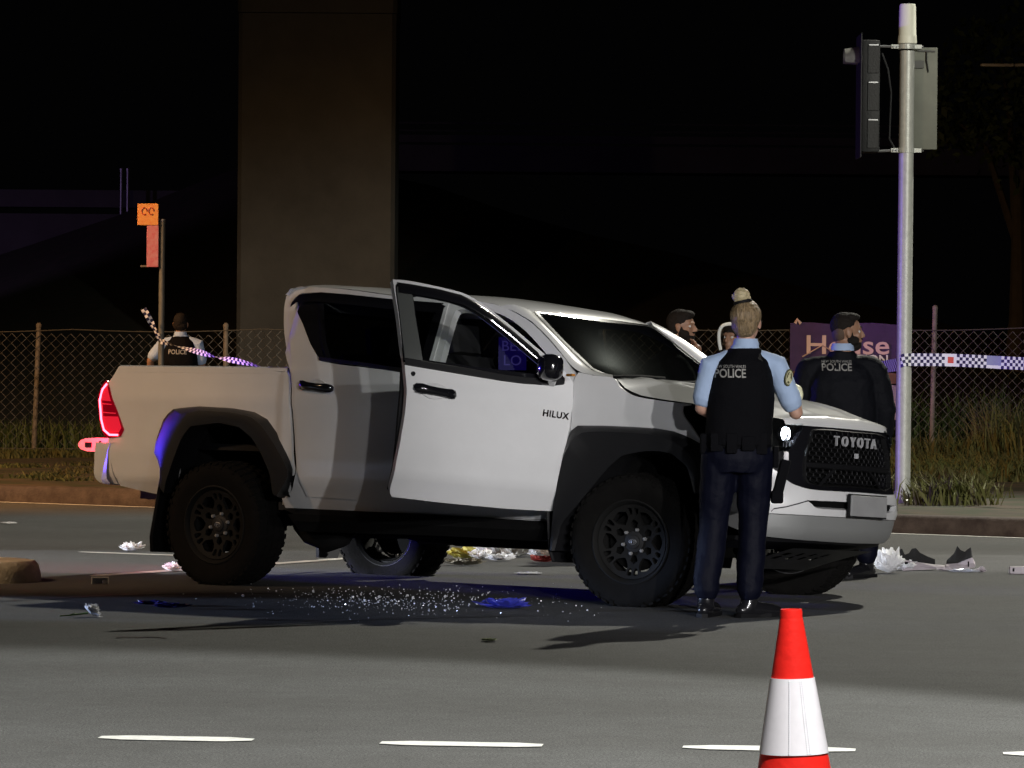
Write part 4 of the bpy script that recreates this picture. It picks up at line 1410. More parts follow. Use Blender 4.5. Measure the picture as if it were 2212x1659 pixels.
obj('backboard', bm, SIGB, sh)
bm = bmesh.new()
tube(bm, [PP(1905, 115), PP(1918, 150), PP(1925, 200), PP(1923, 250), PP(1921, 300), PP(1932, 320)], .009, 6)
obj('cable', bm, BLACKP, tp, True)
A, B = PP(1976, 101), PP(2026, 322)
bm = bmesh.new()
box(bm, ((A.x + B.x) / 2, .10, (A.z + B.z) / 2), (B.x - A.x, .03, A.z - B.z), bev=.008)
bp = obj('backing_plate', bm, mat('plate_grey_green', (.15, .155, .125), .6, .1, var=.25, vscale=5), tp, True, 30)
q = PP(1987, 138)
bm = bmesh.new(); box(bm, (q.x, .075, q.z), (.085, .02, .07), bev=.004); obj('junction_box', bm, mat('dull_grey_box', (.06, .06, .055), .6), bp)
bm = bmesh.new(); tube(bm, [PP(2003, 108) + Vector((0, .08, 0)), PP(2003, 130) + Vector((0, .07, 0)), PP(2007, 155) + Vector((0, .08, 0))], .007, 6); obj('cable', bm, BLACKP, bp)
bm = bmesh.new()
tube(bm, [((A.x + B.x) / 2 - .075, .075, A.z - .03), ((A.x + B.x) / 2 + .085, .075, A.z - .035)], .008, 6)
obj('hinge_rod', bm, STEEL, bp)

# kerbside sign post left ----------------------------------------------
SY = 41.0
sp = empty('sign_post', (0, SY, 0))
tag(sp, 'grey post carrying an orange square sign above a narrow red sign', 'street sign')
SP_ = lambda px, py: (lambda q: Vector((q.x, 0, q.z)))(AT(px, py, SY))
bm = bmesh.new()
b, t = SP_(345, 1040), SP_(351, 476)
b.z = .12
tube(bm, [b, b.lerp(t, .5), t], .030, 14)
obj('post', bm, mat('grey_post', (.16, .16, .14), .6, .3, var=.3, vscale=15), sp, True)
bm = bmesh.new(); lathe(bm, [(.033, -.01), (.033, .01), (.01, .02)], 14, 'Z', t); obj('post_cap', bm, STEEL, sp)


def signplate(nm, x0, y0, x1, y1, m, dy, lab=None):
    A, B = SP_(x0, y0), SP_(x1, y1)
    bm = bmesh.new()
    box(bm, ((A.x + B.x) / 2, dy, (A.z + B.z) / 2), (B.x - A.x, .008, A.z - B.z), bev=.006)
    o = obj(nm, bm, m, sp)
    if lab: o['label'] = lab
    return o


os_ = signplate('sign_plate', 298, 440, 343, 487, mat('orange_sheeting', (.85, .42, .10), .35, var=.3, vscale=25, col2=(.75, .25, .06)), -.05, 'square orange sign')
mtx = frame((1, 0, 0), (0, 0, 1), SP_(320, 459) + Vector((0, -.056, 0)))
RP = mat('red_print', (.45, .06, .03), .5)
bm = bmesh.new()
for k in range(2):
    tube(bm, [mtx @ Vector((-.035 + .07 * k + .026 * math.cos(t), .012 + .036 * math.sin(t), 0)) for t in [i * math.pi / 7 for i in range(13)]], .006, 5)
obj('sign_symbol', bm, RP, os_)['kind'] = 'stuff'
rs = signplate('sign_plate', 318, 482, 343, 577, mat('red_sheeting', (.55, .10, .13), .35, var=.5, vscale=30, col2=(.6, .28, .30)), -.045, 'narrow red sign')
bm = bmesh.new(); A = SP_(304, 575); B = SP_(340, 575); box(bm, ((A.x + B.x) / 2, -.04, A.z), (B.x - A.x, .01, .018)); obj('sign_bracket', bm, POSTM, sp)

# trees and far lamp right ------------------------------------------------
LEAF = mat('leaf', (.045, .075, .02), .7, var=.4, vscale=2)
BARK = mat('bark', (.06, .05, .035), .9, var=.4, vscale=6, bump=.5)


def tree(x, y, h, crowns, lab, n=2600):
    o = empty('tree', (x, y, 0))
    tag(o, lab, 'tree', 'dark trees at the far right')
    bm = bmesh.new()
    base = Vector((0, 0, 0)); top = Vector((.1, 0, h * .62))
    tube(bm, [base, base.lerp(top, .5) + Vector((.08, 0, 0)), top], [.22, .16, .09], 10)
    for c, r in crowns:
        c = Vector(c)
        tube(bm, [top * .8, top.lerp(c, .5) + Vector((0, 0, .1)), c], [.08, .05, .02], 6)
    obj('trunk', bm, BARK, o, True)
    bm = bmesh.new()
    for i in range(n):
        c, r = random.choice(crowns)
        d = Vector((random.gauss(0, 1), random.gauss(0, 1), random.gauss(0, .8))).normalized() * (r * random.uniform(.35, 1.08) ** .6)
        p = Vector(c) + d + Vector((random.gauss(0, .08),) * 3)
        s = random.uniform(.06, .13)
        u = Vector((random.gauss(0, 1), random.gauss(0, 1), random.gauss(0, 1))).normalized()
        v = u.cross(Vector((random.gauss(0, 1), random.gauss(0, 1), random.gauss(0, 1)))).normalized()
        bm.faces.new([bm.verts.new(p + u * s), bm.verts.new(p + v * s * .5), bm.verts.new(p - u * s), bm.verts.new(p - v * s * .5)])
    cr_ = obj('crown', bm, LEAF, o, recalc=False)
    return o


tree(8.6, 70, 7, [((-.2, 0, 6.6), 1.0), ((.9, .3, 6.0), .8), ((-1.0, .2, 5.6), .7), ((.3, 0, 5.3), .9), ((1.6, 0, 5.2), .6)], 'dark tree with a rounded crown just right of the signal pole')
tree(10.3, 66, 5.6, [((-.2, 0, 4.7), .8), ((.7, 0, 4.2), .9), ((-.6, 0, 3.9), .6), ((.5, .3, 5.3), .6)], 'lower dark tree cut off by the right edge of the picture')
fl = empty('street_light', (12.5, 62, 0))
tag(fl, 'unlit street light arm reaching in at the upper right edge', 'street light')
q0, q1 = AT(2125, 141, 62), AT(2260, 134, 62)
bm = bmesh.new(); tube(bm, [(-.0, 0, 0), (0, 0, 3), (0, 0, 6.2)], [.09, .07, .05], 10); obj('pole', bm, GALV, fl, True)
bm = bmesh.new(); tube(bm, [(0, 0, 5.75), Vector((q1.x - 12.5 + .4, 0, q1.z)), Vector((q0.x - 12.5 + .45, 0, q0.z))], .025, 8); obj('arm', bm, GALV, fl, True)
bm = bmesh.new(); box(bm, (q0.x - 12.5 + .2, 0, q0.z), (.5, .16, .05), bev=.02); obj('lamp_head', bm, GALV, fl, True)

# grass -----------------------------------------------------------------
GRASS = mat('grass_blade', (.075, .090, .015), .8, var=.5, vscale=1.5, col2=(.085, .065, .022))
GRASSD = mat('weed_blade', (.07, .10, .02), .8, var=.5, vscale=1.5)


def grass(nm, spots, m, lab=None):
    bm = bmesh.new()
    for (x, y, n, spread, h0, h1, lean) in spots:
        for i in range(n):
            px = x + random.gauss(0, spread); py = y + random.gauss(0, spread * .6)
            h = random.uniform(h0, h1)
            a = random.uniform(0, 2 * math.pi)
            d = Vector((math.cos(a), math.sin(a), 0)) * lean * h * random.uniform(.3, 1)
            w = Vector((-math.sin(a), math.cos(a), 0)) * random.uniform(.004, .009)
            w = Vector((abs(w.x) + .004, w.y, 0))
            b = Vector((px, py, .13)); m1 = b + d * .3 + Vector((0, 0, h * .6)); t = b + d + Vector((0, 0, h * random.uniform(.8, 1)))
            v = [bm.verts.new(q) for q in (b - w, b + w, m1 + w * .8, t, m1 - w * .8)]
            bm.faces.new(v)
    o = obj(nm, bm, m, recalc=False)
    tag(o, lab, kind='stuff')
    return o


sp_ = []
for px, py in ((2000, 1060), (2030, 1055), (2060, 1065), (2085, 1075), (2015, 1040), (2045, 1040), (1995, 1085), (2025, 1090), (2060, 1092), (1975, 1075), (1965, 1060)):
    p = G(px, py, .14)
    sp_.append((p.x, p.y, 170, .15, .06, .30, .9))
for px in range(1960, 2240, 14):
    p = AT(px, 1000, FY - random.uniform(.2, 1.5))
    sp_.append((p.x, p.y, random.choice((20, 60, 130)), .12, .1, random.uniform(.25, .6) + (.45 if px > 2120 else 0), .6))
for px in range(1960, 2260, 20):
    p = G(px, random.uniform(1010, 1050), .14)
    sp_.append((p.x, p.y, 120, .2, .06, .3, .9))
grass('grass', sp_, GRASS)
sp_ = []
for px in range(1640, 2260, 12):
    p = AT(px, 1000, FY + random.uniform(.3, 1.6))
    sp_.append((p.x, p.y, random.choice((50, 120, 160)), .12, .2, random.uniform(.6, 1.15), .4))
for px in range(-40, 700, 20):
    p = AT(px, 1000, FY + random.uniform(.2, 1.4))
    sp_.append((p.x, p.y, 70, .15, .1, .55, .4))
grass('weeds', sp_, GRASSD)
sp_ = []
for px in range(-20, 240, 14):
    p = AT(px, 985, FY - random.uniform(.0, .7))
    sp_.append((p.x, p.y, 60, .10, .04, .16, .8))
for px, py in ((90, 1035), (110, 1030), (50, 1012), (200, 1008), (130, 1040), (180, 1020)):
    p = G(px, py, .14)
    sp_.append((p.x, p.y, 170, .16, .02, .09, 1.2))
grass('dry_grass', sp_, GRASS)

# traffic island nose ------------------------------------------------------
bm = bmesh.new()
n0 = G(76, 1262)
out = []
for k in range(13):
    t = -math.pi / 2 + math.pi * k / 12
    out.append((n0.x - .36 + .36 * math.cos(t), n0.y + .34 + .36 * math.sin(t)))
out += [(n0.x - 5, n0.y + .70 + 1.6), (n0.x - 5, n0.y - .02 + 1.2)]
cx, cy = n0.x - 1.2, n0.y + .34 + .2
rows = []
for k, z in ((1.0, -.01), (.985, .05), (.95, .10), (.88, .128), (.7, .135)):
    rows.append([Vector((n0.x - .36 + (x - n0.x + .36) * (k if x > n0.x - 1 else 1), n0.y + .34 + (y - n0.y - .34) * (k if x > n0.x - 1 else 1) + (0 if x > n0.x - 1 else (1 - k) * .3 * (-1 if y > n0.y + 1.5 else 1)), z + .006 * noise.noise(Vector((x * 6, y * 6, 0))))) for x, y in out])
vr = loft(bm, rows, closed=True)
bm.faces.new(vr[-1])
tag(obj('traffic_island', bm, mat('cream_kerb', (.72, .68, .54), .85, var=.5, vscale=9, bump=.6, bscale=50, col2=(.42, .38, .28)), None, True, 40), 'worn cream concrete nose of the traffic island at the left edge', 'traffic island', kind='structure')
# ================================================================== THINGS ON THE ROAD
def cone():
    p0 = G(1719, 1838)
    o = empty('traffic_cone', (p0.x, p0.y, 0))
    o.rotation_euler = (0, -R(1.6), 0)
    tag(o, 'red and white reflective traffic cone in the foreground', 'traffic cone')
    RED = mat('cone_red', (.80, .018, .012), .38, 0, .5, var=.12, vscale=30, bump=.15, bscale=40)
    H = .70
    r = lambda z: .148 - (.148 - .029) * (z / H) ** .97
    bm = bmesh.new()
    lathe(bm, [(r(0), .0), (r(.2), .2), (r(.45), .45), (r(.65), .65), (r(.672), .672), (.0325, .676), (.0325, .692), (.0305, H), (.026, H), (.024, .67)], 56, 'Z', close=False)
    obj('body', bm, RED, o, True, 30)
    bm = bmesh.new()
    zs = [.285 + (.502 - .285) * i / 8 for i in range(9)]
    lathe(bm, [(r(zs[0]) + .0005, zs[0])] + [(r(z) + .0028, z) for z in zs] + [(r(zs[-1]) + .0005, zs[-1])], 56, 'Z', close=False)
    sl = obj('reflective_sleeve', bm, mat('white_sheeting', (.80, .76, .80), .25, 0, .5, var=.12, vscale=12), o, True, 30)
    SPM = mat('sleeve_stitch', (.95, .95, 1), .15, .2, .6)
    bm = bmesh.new()
    for a in (-102, -71, -66):                              # rows of embossed dots up the sleeve
        for k in range(34):
            z = .29 + k * .0062
            t = R(a - (k * .12 if a > -100 else 0))
            rr = r(z) + .003
            bmesh.ops.create_icosphere(bm, subdivisions=1, radius=.0022, matrix=Matrix.Translation((rr * math.cos(t), rr * math.sin(t), z)))
    s = obj('embossed_dots', bm, SPM, sl); s['kind'] = 'stuff'
    bm = bmesh.new()
    box(bm, (0, 0, .018), (.36, .36, .036), bev=.012)
    obj('base', bm, BLACKP, o)


cone()

WPLAST = mat('white_plastic_film', (.80, .80, .82), .35, 0, .2, var=.1, vscale=20)
WTISSUE = mat('white_tissue', (.82, .82, .86), .8)
for m_ in (WPLAST, WTISSUE):
    m_.node_tree.nodes['Principled BSDF'].inputs['Subsurface Weight'].default_value = .7
    m_.node_tree.nodes['Principled BSDF'].inputs['Subsurface Radius'].default_value = (1, 1, 1)
    m_.node_tree.nodes['Principled BSDF'].inputs['Subsurface Scale'].default_value = .06
YEL = mat('yellow_cloth', (.62, .56, .12), .7, var=.4, vscale=25)
REDC2 = mat('red_cloth', (.45, .05, .04), .7, var=.4, vscale=25)
BLUEG = mat('blue_nitrile', (.05, .06, .50), .35, 0, .3, var=.4, vscale=25)
DBLUE = mat('dark_blue_nitrile', (.06, .05, .30), .35, 0, .3)
TAN = mat('tan_card', (.30, .25, .17), .8, var=.3, vscale=30)


def crumple(name, p, sx, sy, sz, m, label, cat, seed=0, rz=0, amp=.55, group=None, parts=None):
    """crumpled film: a folded, creased skin lying on the road"""
    rnd = random.Random(seed)
    sx, sy, sz = sx * 1.3, sy * 1.2, sz * 1.25
    bm = bmesh.new()
    bmesh.ops.create_icosphere(bm, subdivisions=4, radius=1)
    off_ = Vector((seed * 3.1, seed * 1.7, 0))
    for v in bm.verts:
        q = v.co.copy()
        a = 1 - abs(noise.noise(q * 1.3 + off_)) * 1.5
        b = abs(noise.noise(q * 3.1 + off_ * 2))
        c = abs(noise.noise(q * 6.5 + off_))
        k = max(.25, a) + amp * (b - .25) + amp * .4 * (c - .2)
        v.co = Vector((q.x * sx * k, q.y * sy * k, max(0, q.z * .5 + .5) * sz * max(.15, k) * (1 - .6 * (q.x * q.x + q.y * q.y) * rnd.random() * .3)))
        v.co.z = max(.0, v.co.z)
    bmesh.ops.rotate(bm, verts=bm.verts, matrix=Matrix.Rotation(rz, 3, 'Z'))
    o = obj(name, bm, m, None, True, 25)
    o.location = (p.x, p.y, .004)
    tag(o, label, cat, group)
    return o


Gp = G
crumple('tissue', Gp(282, 1191), .075, .05, .055, WTISSUE, 'crumpled white tissue beside the short white line behind the truck', 'tissue', 1)
crumple('tissue', Gp(375, 1234), .060, .05, .05, WTISSUE, 'crumpled white tissue touching the rear wheel', 'tissue', 2)
crumple('paper_scrap', Gp(20, 1132), .055, .05, .012, WTISSUE, 'flat white paper scrap near the far lane at the left edge', 'paper scrap', 3)
crumple('plastic_bag', Gp(1066, 1200), .13, .08, .13, WPLAST, 'white plastic bag beside the yellow cloth in the rubbish under the truck', 'plastic bag', 4)
crumple('plastic_bag', Gp(1098, 1198), .10, .08, .14, WPLAST, 'upright white plastic bag in the middle of the rubbish under the truck', 'plastic bag', 5, .5)
crumple('plastic_bag', Gp(1113, 1204), .085, .07, .10, mat('grey_plastic_film', (.5, .5, .48), .4), 'greyish see-through bag in front of the middle of the rubbish', 'plastic bag', 6)
crumple('plastic_bag', Gp(1162, 1202), .10, .07, .12, WPLAST, 'tall white plastic bag above the red cloth', 'plastic bag', 7)
crumple('plastic_bag', Gp(1140, 1198), .06, .06, .11, WPLAST, 'narrow standing white plastic wrapper left of the red cloth', 'plastic wrapper', 17)
crumple('cloth', Gp(1008, 1207), .14, .07, .065, YEL, 'yellow cloth at the left end of the rubbish under the truck', 'cloth', 8, .1)
crumple('cloth', Gp(1142 + 30, 1215), .075, .05, .045, REDC2, 'red cloth at the right end of the rubbish under the truck', 'cloth', 9)
crumple('cloth', Gp(1000, 1222), .12, .06, .045, mat('beige_cloth', (.38, .34, .25), .8, var=.3, vscale=20), 'beige cloth in front of the yellow one', 'cloth', 10)
crumple('paper_scrap', Gp(1142, 1241), .075, .06, .010, WTISSUE, 'flat white paper strip lying in front of the rubbish', 'paper scrap', 11, .2)
crumple('card_scrap', Gp(1238, 1214), .07, .05, .03, TAN, 'dark card scrap beside the front mud flap', 'card scrap', 12)
crumple('dropped_glove', Gp(1088, 1316), .12, .07, .055, BLUEG, 'bright blue disposable glove on the road below the driver door', 'glove', 13, -.1)
crumple('dropped_glove', Gp(326, 1308), .085, .05, .022, DBLUE, 'dark blue glove on the road, the farther of two near the rear wheel', 'glove', 14)
crumple('dropped_glove', Gp(368, 1315), .085, .04, .028, DBLUE, 'dark blue glove on the road, the nearer of two near the rear wheel', 'glove', 15)
crumple('leaf_scrap', Gp(1056, 1386), .035, .05, .012, mat('olive_leaf', (.12, .15, .05), .7), 'small olive leaf scrap on the open road below the driver door', 'leaf', 16)
crumple('plastic_bag', Gp(1920, 1238), .085, .06, .14, WPLAST, 'white plastic bag against the boots at the front of the truck', 'plastic bag', 18)
crumple('plastic_bag', Gp(1955, 1232), .09, .06, .05, WPLAST, 'low white plastic wrapper joining the white bag and the broken trim', 'plastic wrapper', 19)

crumple('plastic_bag', Gp(1040, 1208), .075, .07, .06, WPLAST, 'small white wrapper just right of the yellow cloth', 'plastic wrapper', 27)
crumple('plastic_bag', Gp(1188, 1204), .07, .06, .12, WPLAST, 'white plastic bag at the right end of the rubbish beside the front mud flap', 'plastic bag', 29)
crumple('tissue', Gp(1080, 1212), .09, .05, .05, WTISSUE, 'white paper towel lying in front of the plastic bags under the truck', 'paper towel', 31)
# small broken lamp housing
p = Gp(216, 1262)
bm = bmesh.new()
for a in ((0, 0, .042, .105, .05, .006), (-.05, 0, .022, .006, .05, .04), (.05, 0, .022, .006, .05, .04), (0, .022, .022, .10, .006, .04)):
    box(bm, a[:3], a[3:])
lh = obj('lamp_housing', bm, mat('grey_housing', (.55, .55, .56), .5, var=.4, vscale=20))
lh.location = p; lh.rotation_euler = (0, 0, .15)
tag(lh, 'small grey open box shaped lamp housing on the road at the left', 'broken lamp housing')
bm = bmesh.new(); box(bm, (.025, -.005, .018), (.03, .03, .026)); obj('bulb_socket', bm, CHROME, lh)

# white rose
p = Gp(196, 1333)
ro = empty('cut_flower', p)
tag(ro, 'white cut flower with a green stem lying on the road at the left', 'flower')
bm = bmesh.new()
for k in range(22):
    a = k * 2.399; rr = .004 + .0020 * k; up_ = .050 - .0017 * k
    ln = Vector((math.cos(a), math.sin(a), 0)); sd = Vector((-math.sin(a), math.cos(a), 0))
    rows = []
    for i in range(5):
        v_ = i / 4
        wd = .020 * math.sin(math.pi * (.15 + .75 * v_)) + .004
        rows.append([ln * (rr * (.4 + .9 * v_) - .004 * (j_ * j_)) + sd * (wd * j_) + Vector((0, 0, up_ * v_ + .006 * random.random())) for j_ in (-1, -.5, 0, .5, 1)])
    loft(bm, rows)
bmesh.ops.rotate(bm, verts=bm.verts, matrix=Matrix.Rotation(R(35), 3, 'Y'))
for v in bm.verts: v.co = Vector((v.co.x * 1.15, v.co.y, max(.002, v.co.z * 1.15 + .018)))
obj('petals', bm, WTISSUE, ro, True, 60)
bm = bmesh.new()
GS = mat('stem_green', (.14, .22, .05), .6)
tube(bm, [(-.015, 0, .022), (-.06, -.01, .016), (-.11, -.012, .010), (-.165, -.02, .006)], [.006, .0045, .004, .003], 8)
obj('stem', bm, GS, ro, True)
bm = bmesh.new()
loft(bm, [[(-.06, -.01, .014), (-.08, .012, .02), (-.12, .02, .008)], [(-.06, -.014, .016), (-.09, -.012, .022), (-.12, .02, .010)]])
obj('leaf', bm, GS, ro, True)

# broken trim pieces right of the truck
TRW = mat('broken_white_trim', (.50, .44, .47), .45, var=.15, vscale=20)
for i, (pts, jag, lab) in enumerate((
        ([(1950, 1209, 1233), (1985, 1215, 1231), (2020, 1220, 1229), (2052, 1222, 1229)], [(1944, 1213, 1189), (1950, 1212, 1186), (1956, 1212, 1199), (1966, 1214, 1196), (1972, 1216, 1186), (1980, 1217, 1185), (1990, 1218, 1195), (2005, 1219, 1203), (2022, 1220, 1209)], 'left piece of broken white trim with jagged black foam along its top'),
        ([(2043, 1219, 1227), (2070, 1217, 1228), (2090, 1209, 1228), (2101, 1205, 1226), (2106, 1215, 1225)], [(2048, 1219, 1211), (2062, 1217, 1196), (2070, 1214, 1180), (2078, 1212, 1189), (2086, 1210, 1193), (2092, 1208, 1187), (2099, 1206, 1183), (2103, 1207, 1203)], 'right piece of broken white trim with a tall black foam spike'))):
    Y = Gp(2020, 1233).y - i * .02
    o = empty('broken_trim', (0, Y, 0))
    tag(o, lab, 'car debris', 'broken trim pieces in front of the truck')
    bm = bmesh.new()
    rows = []
    for x, a, b in pts:
        A, B = AT(x, a, Y), AT(x, b, Y)
        B.z = max(B.z, .0)
        rows.append([Vector((A.x, 0, A.z)), Vector((A.x, -.02, (A.z + B.z) / 2)), Vector((B.x, -.01, B.z)), Vector((B.x, .03, B.z)), Vector((A.x, .04, A.z))])
    vr = loft(bm, rows, closed=True); bm.faces.new(vr[0]); bm.faces.new(vr[-1])
    obj('trim_strip', bm, TRW, o)
    bm = bmesh.new()
    rows = []
    for x, a, b in jag:
        A, B = AT(x, a + 3, Y), AT(x + random.uniform(-1, 1), b, Y)
        rows.append([Vector((A.x, .05, A.z)), Vector((B.x, .06, B.z)), Vector((B.x, .09, B.z - .01)), Vector((A.x, .12, A.z))])
    vr = loft(bm, rows, closed=True); bm.faces.new(vr[0]); bm.faces.new(vr[-1])
    obj('black_foam', bm, mat('black_foam', (.015, .015, .015), .9, bump=.8, bscale=120), o)
    if i == 0:
        q = AT(1957, 1217, Y); bm = bmesh.new(); box(bm, (q.x, -.028, q.z), (.022, .006, .022)); obj('clip_hole', bm, HOLE, o)
    else:
        q = AT(2091, 1218, Y); bm = bmesh.new(); box(bm, (q.x, -.028, q.z), (.008, .006, .035)); obj('clip_hole', bm, HOLE, o)
crumple('foil_strip', Gp(2085, 1237), .10, .03, .02, mat('bright_foil', (.8, .82, .9), .2, .6), 'shiny silver strip under the right piece of broken trim', 'car debris', 21)
crumple('trim_fragment', Gp(2120, 1237), .03, .03, .03, TRW, 'small pale lump right of the broken trim', 'car debris', 22)
crumple('trim_fragment', Gp(2042, 1234), .05, .02, .018, TRW, 'thin pale sliver in front of the broken trim', 'car debris', 24)
q = Gp(2206, 1240)
bm = bmesh.new(); box(bm, (0, 0, .026), (.16, .05, .05), bev=.006); tb = obj('trim_block', bm, TRW)
tb.location = q; tag(tb, 'pale pinkish block of trim at the right edge of the picture', 'car debris')
bm = bmesh.new(); box(bm, (-.055, -.027, .028), (.012, .004, .022)); obj('clip_hole', bm, HOLE, tb)
bm = bmesh.new()
bits = [(1995, 1262), (1862, 1262), (2160, 1250), (1990, 1243)]

# shattered glass --------------------------------------------------------
SHARD = mat('glass_shard', (.85, .88, .92), .2, .15, 1)
bm = bmesh.new()
rnd = random.Random(5)
for i in range(620):
    if i < 480:
        x = rnd.gauss(830, 130); y = rnd.gauss(1298, 14) + (x - 800) * .01
    else:
        x = rnd.uniform(520, 1300); y = rnd.gauss(1298, 22)
    if y < 1262 or y > 1345: continue
    p = G(x, y)
    s = rnd.choice((.0016, .002, .0025, .003, .0042)) * rnd.uniform(.6, 1)
    if i % 60 == 0: s = .0065
    M3 = Matrix.Rotation(rnd.uniform(0, 6.28), 3, 'Z') @ Matrix.Rotation(rnd.uniform(-1, 1), 3, 'X')
    vs = [bm.verts.new(p + Vector((0, 0, .004 + s)) + M3 @ Vector(q) * s) for q in ((-1, -1, -.7), (1, -.8, -.8), (.9, 1, -.7), (-.8, .9, -.6), (-.8, -.9, .7), (.7, -.9, .9), (1, .8, .7), (-.9, 1, .8))]
    for f in ((0, 3, 2, 1), (4, 5, 6, 7), (0, 1, 5, 4), (1, 2, 6, 5), (2, 3, 7, 6), (3, 0, 4, 7)): bm.faces.new([vs[k] for k in f])
o = obj('glass_fragments', bm, SHARD)
tag(o, 'scattered window glass crumbs glinting on the asphalt', kind='stuff')

# police tape --------------------------------------------------------------
TW = mat('tape_white', (.75, .76, .82), .45)
TN = mat('tape_navy', (.012, .012, .06), .45)
TMB = [TW, TN, mat('tape_print_red', (.6, .08, .06), .5), mat('tape_print_grey', (.25, .27, .45), .5)]


def tape(name, pts, wid, label, rows=4, twist=0, up=None, cell=.027, icons=()):
    P = spline([Vector(p) for p in pts], False, 12)
    L = [0]
    for a, b in zip(P, P[1:]): L.append(L[-1] + (b - a).length)
    n = int(L[-1] / cell)
    Q = resample(P, n + 1)
    bm = bmesh.new()
    vr = []
    for i, q in enumerate(Q):
        d = (Q[min(i + 1, n)] - Q[max(i - 1, 0)]).normalized()
        u = Vector((0, 0, 1)); u = (u - d * u.dot(d)).normalized()
        a = twist * i * cell + .25 * math.sin(i * .21)
        if twist:
            u = Matrix.Rotation(a, 3, d) @ u
        vr.append([bm.verts.new(q + u * wid * (k / rows - .5) + Vector((0, .006 * math.sin(i * .5), 0))) for k in range(rows + 1)])
    for i in range(n):
        for k in range(rows):
            f = bm.faces.new((vr[i][k], vr[i + 1][k], vr[i + 1][k + 1], vr[i][k + 1]))
            mi_ = (i + k) % 2
            for (c0, c1, mm) in icons:
                if c0 <= i < c1: mi_ = 0 if (k == 0 or (mm == 2 and (k == 3 or i in (c0, c1 - 1)))) else mm
            f.material_index = mi_
    o = obj(name, bm, TMB, recalc=False)
    tag(o, label, 'police tape')
    return o


y0 = PY - .07
A = AT(1962, 777, y0); B = AT(2420, 792, PY - 1.2)
tape('police_tape', [A, AT(2060, 778, y0 - .1), AT(2212, 785.5, PY - .45), B], .112, 'blue and white chequered police tape stretched from the signal pole to the right', icons=((12, 16, 2), (26, 31, 3)))
tape('police_tape', [AT(1938, 784, PY + .02), AT(1946, 780, PY - .08), AT(1955, 777, PY - .09), AT(1968, 777, PY - .06), AT(1972, 777, PY + .02)], .112, 'band of police tape wrapped round the signal pole')
tape('police_tape', [AT(1800, 822, PY + 1.5), AT(1890, 797, PY + .6), AT(1940, 787, PY + .05)], .112, 'police tape sagging from the signal pole behind the bearded officer')
# twisted tape left, tied to the sign post
S1 = SY - .05
tape('police_tape', [AT(347, 737, S1), AT(400, 752, S1 - .3), AT(470, 771, S1 - .8), AT(540, 786, S1 - 1.2), AT(610, 803, S1 - 1.6), AT(700, 822, S1 - 2)], .056, 'twisted police tape running down from the sign post behind the truck bed', rows=2, twist=4.5, cell=.034)
tape('police_tape', [AT(310, 667, S1 - .1), AT(320, 684, S1 - .1), AT(328, 700, S1 - .06), AT(338, 718, S1 - .04), AT(346, 738, S1)], .06, 'loose end of police tape sticking up from the sign post', rows=2, twist=4, cell=.032)
bm = bmesh.new()
# ================================================================== PEOPLE
SKIN = mat('skin_fair', (.50, .29, .21), .5, var=.15, vscale=30, bump=.1, bscale=200)
SKIN2 = mat('skin_olive', (.33, .18, .11), .5, var=.2, vscale=30, bump=.1, bscale=200)
SHIRT = mat('police_shirt_blue', (.36, .47, .66), .8, bump=.15, bscale=300)
VEST = mat('vest_black', (.0028, .0028, .004), .85, bump=.5, bscale=150, spec=.12)
JACKET = mat('jacket_navy', (.0025, .003, .0055), .75, bump=.35, bscale=90, spec=.18)
TROUS = mat('trousers_navy', (.0016, .0022, .009), .65, bump=.2, bscale=120, spec=.14)
BOOT = mat('boot_leather', (.01, .01, .012), .25, 0, .4)
HAIRB = mat('hair_dark_blond', (.34, .235, .12), .5, var=.8, vscale=7, stretch=(14, 14, 1.5), bump=1, bscale=12)
BUNM = mat('hair_blond_bun', (.62, .52, .30), .5, var=.6, vscale=14, stretch=(3, 6, 9), bump=.8, bscale=14)
HAIRD = mat('hair_dark', (.012, .009, .007), .8, bump=.8, bscale=70, spec=.2)
GREYT = mat('reflective_print', (.30, .29, .27), .5)
EYEW = mat('eye_white', (.6, .6, .58), .2)
WRINK = bpy.data.textures.new('cloth_folds', 'CLOUDS'); WRINK.noise_scale = .09; WRINK.noise_depth = 2
WRINK2 = bpy.data.textures.new('cloth_big_folds', 'CLOUDS'); WRINK2.noise_scale = .16; WRINK2.noise_depth = 1


def chain(bm, pts, rad, seg=12, sy=1.0):
    """closed tapered limb through pts, rounded ends"""
    P = [Vector(p) for p in pts]
    d0 = (P[0] - P[1]).normalized(); d1 = (P[-1] - P[-2]).normalized()
    r0, r1 = rad[0], rad[-1]
    PP_ = [P[0] + d0 * r0 * .9, P[0] + d0 * r0 * .6] + P + [P[-1] + d1 * r1 * .6, P[-1] + d1 * r1 * .9]
    RR = [r0 * .25, r0 * .75] + list(rad) + [r1 * .75, r1 * .25]
    tube(bm, PP_, RR, seg, flat=sy)


def ell(bm, c, r, rot=None):
    M4 = Matrix.Translation(Vector(c)) @ (rot.to_4x4() if rot else Matrix.Identity(4)) @ Matrix.Diagonal((r[0], r[1], r[2], 1))
    bmesh.ops.create_uvsphere(bm, u_segments=20, v_segments=12, radius=1, matrix=M4)


def torso(bm, secs):
    """secs: (centre, half width, half depth) from bottom to top"""
    rows = []
    for c, a, b in secs:
        c = Vector(c)
        rows.append([c + Vector((a * math.copysign(abs(math.cos(t)) ** .8, math.cos(t)), b * math.copysign(abs(math.sin(t)) ** .85, math.sin(t)), 0)) for t in [i * 2 * math.pi / 24 for i in range(24)]])
    vr = loft(bm, rows, closed=True)
    bm.faces.new(vr[0]); bm.faces.new(vr[-1])


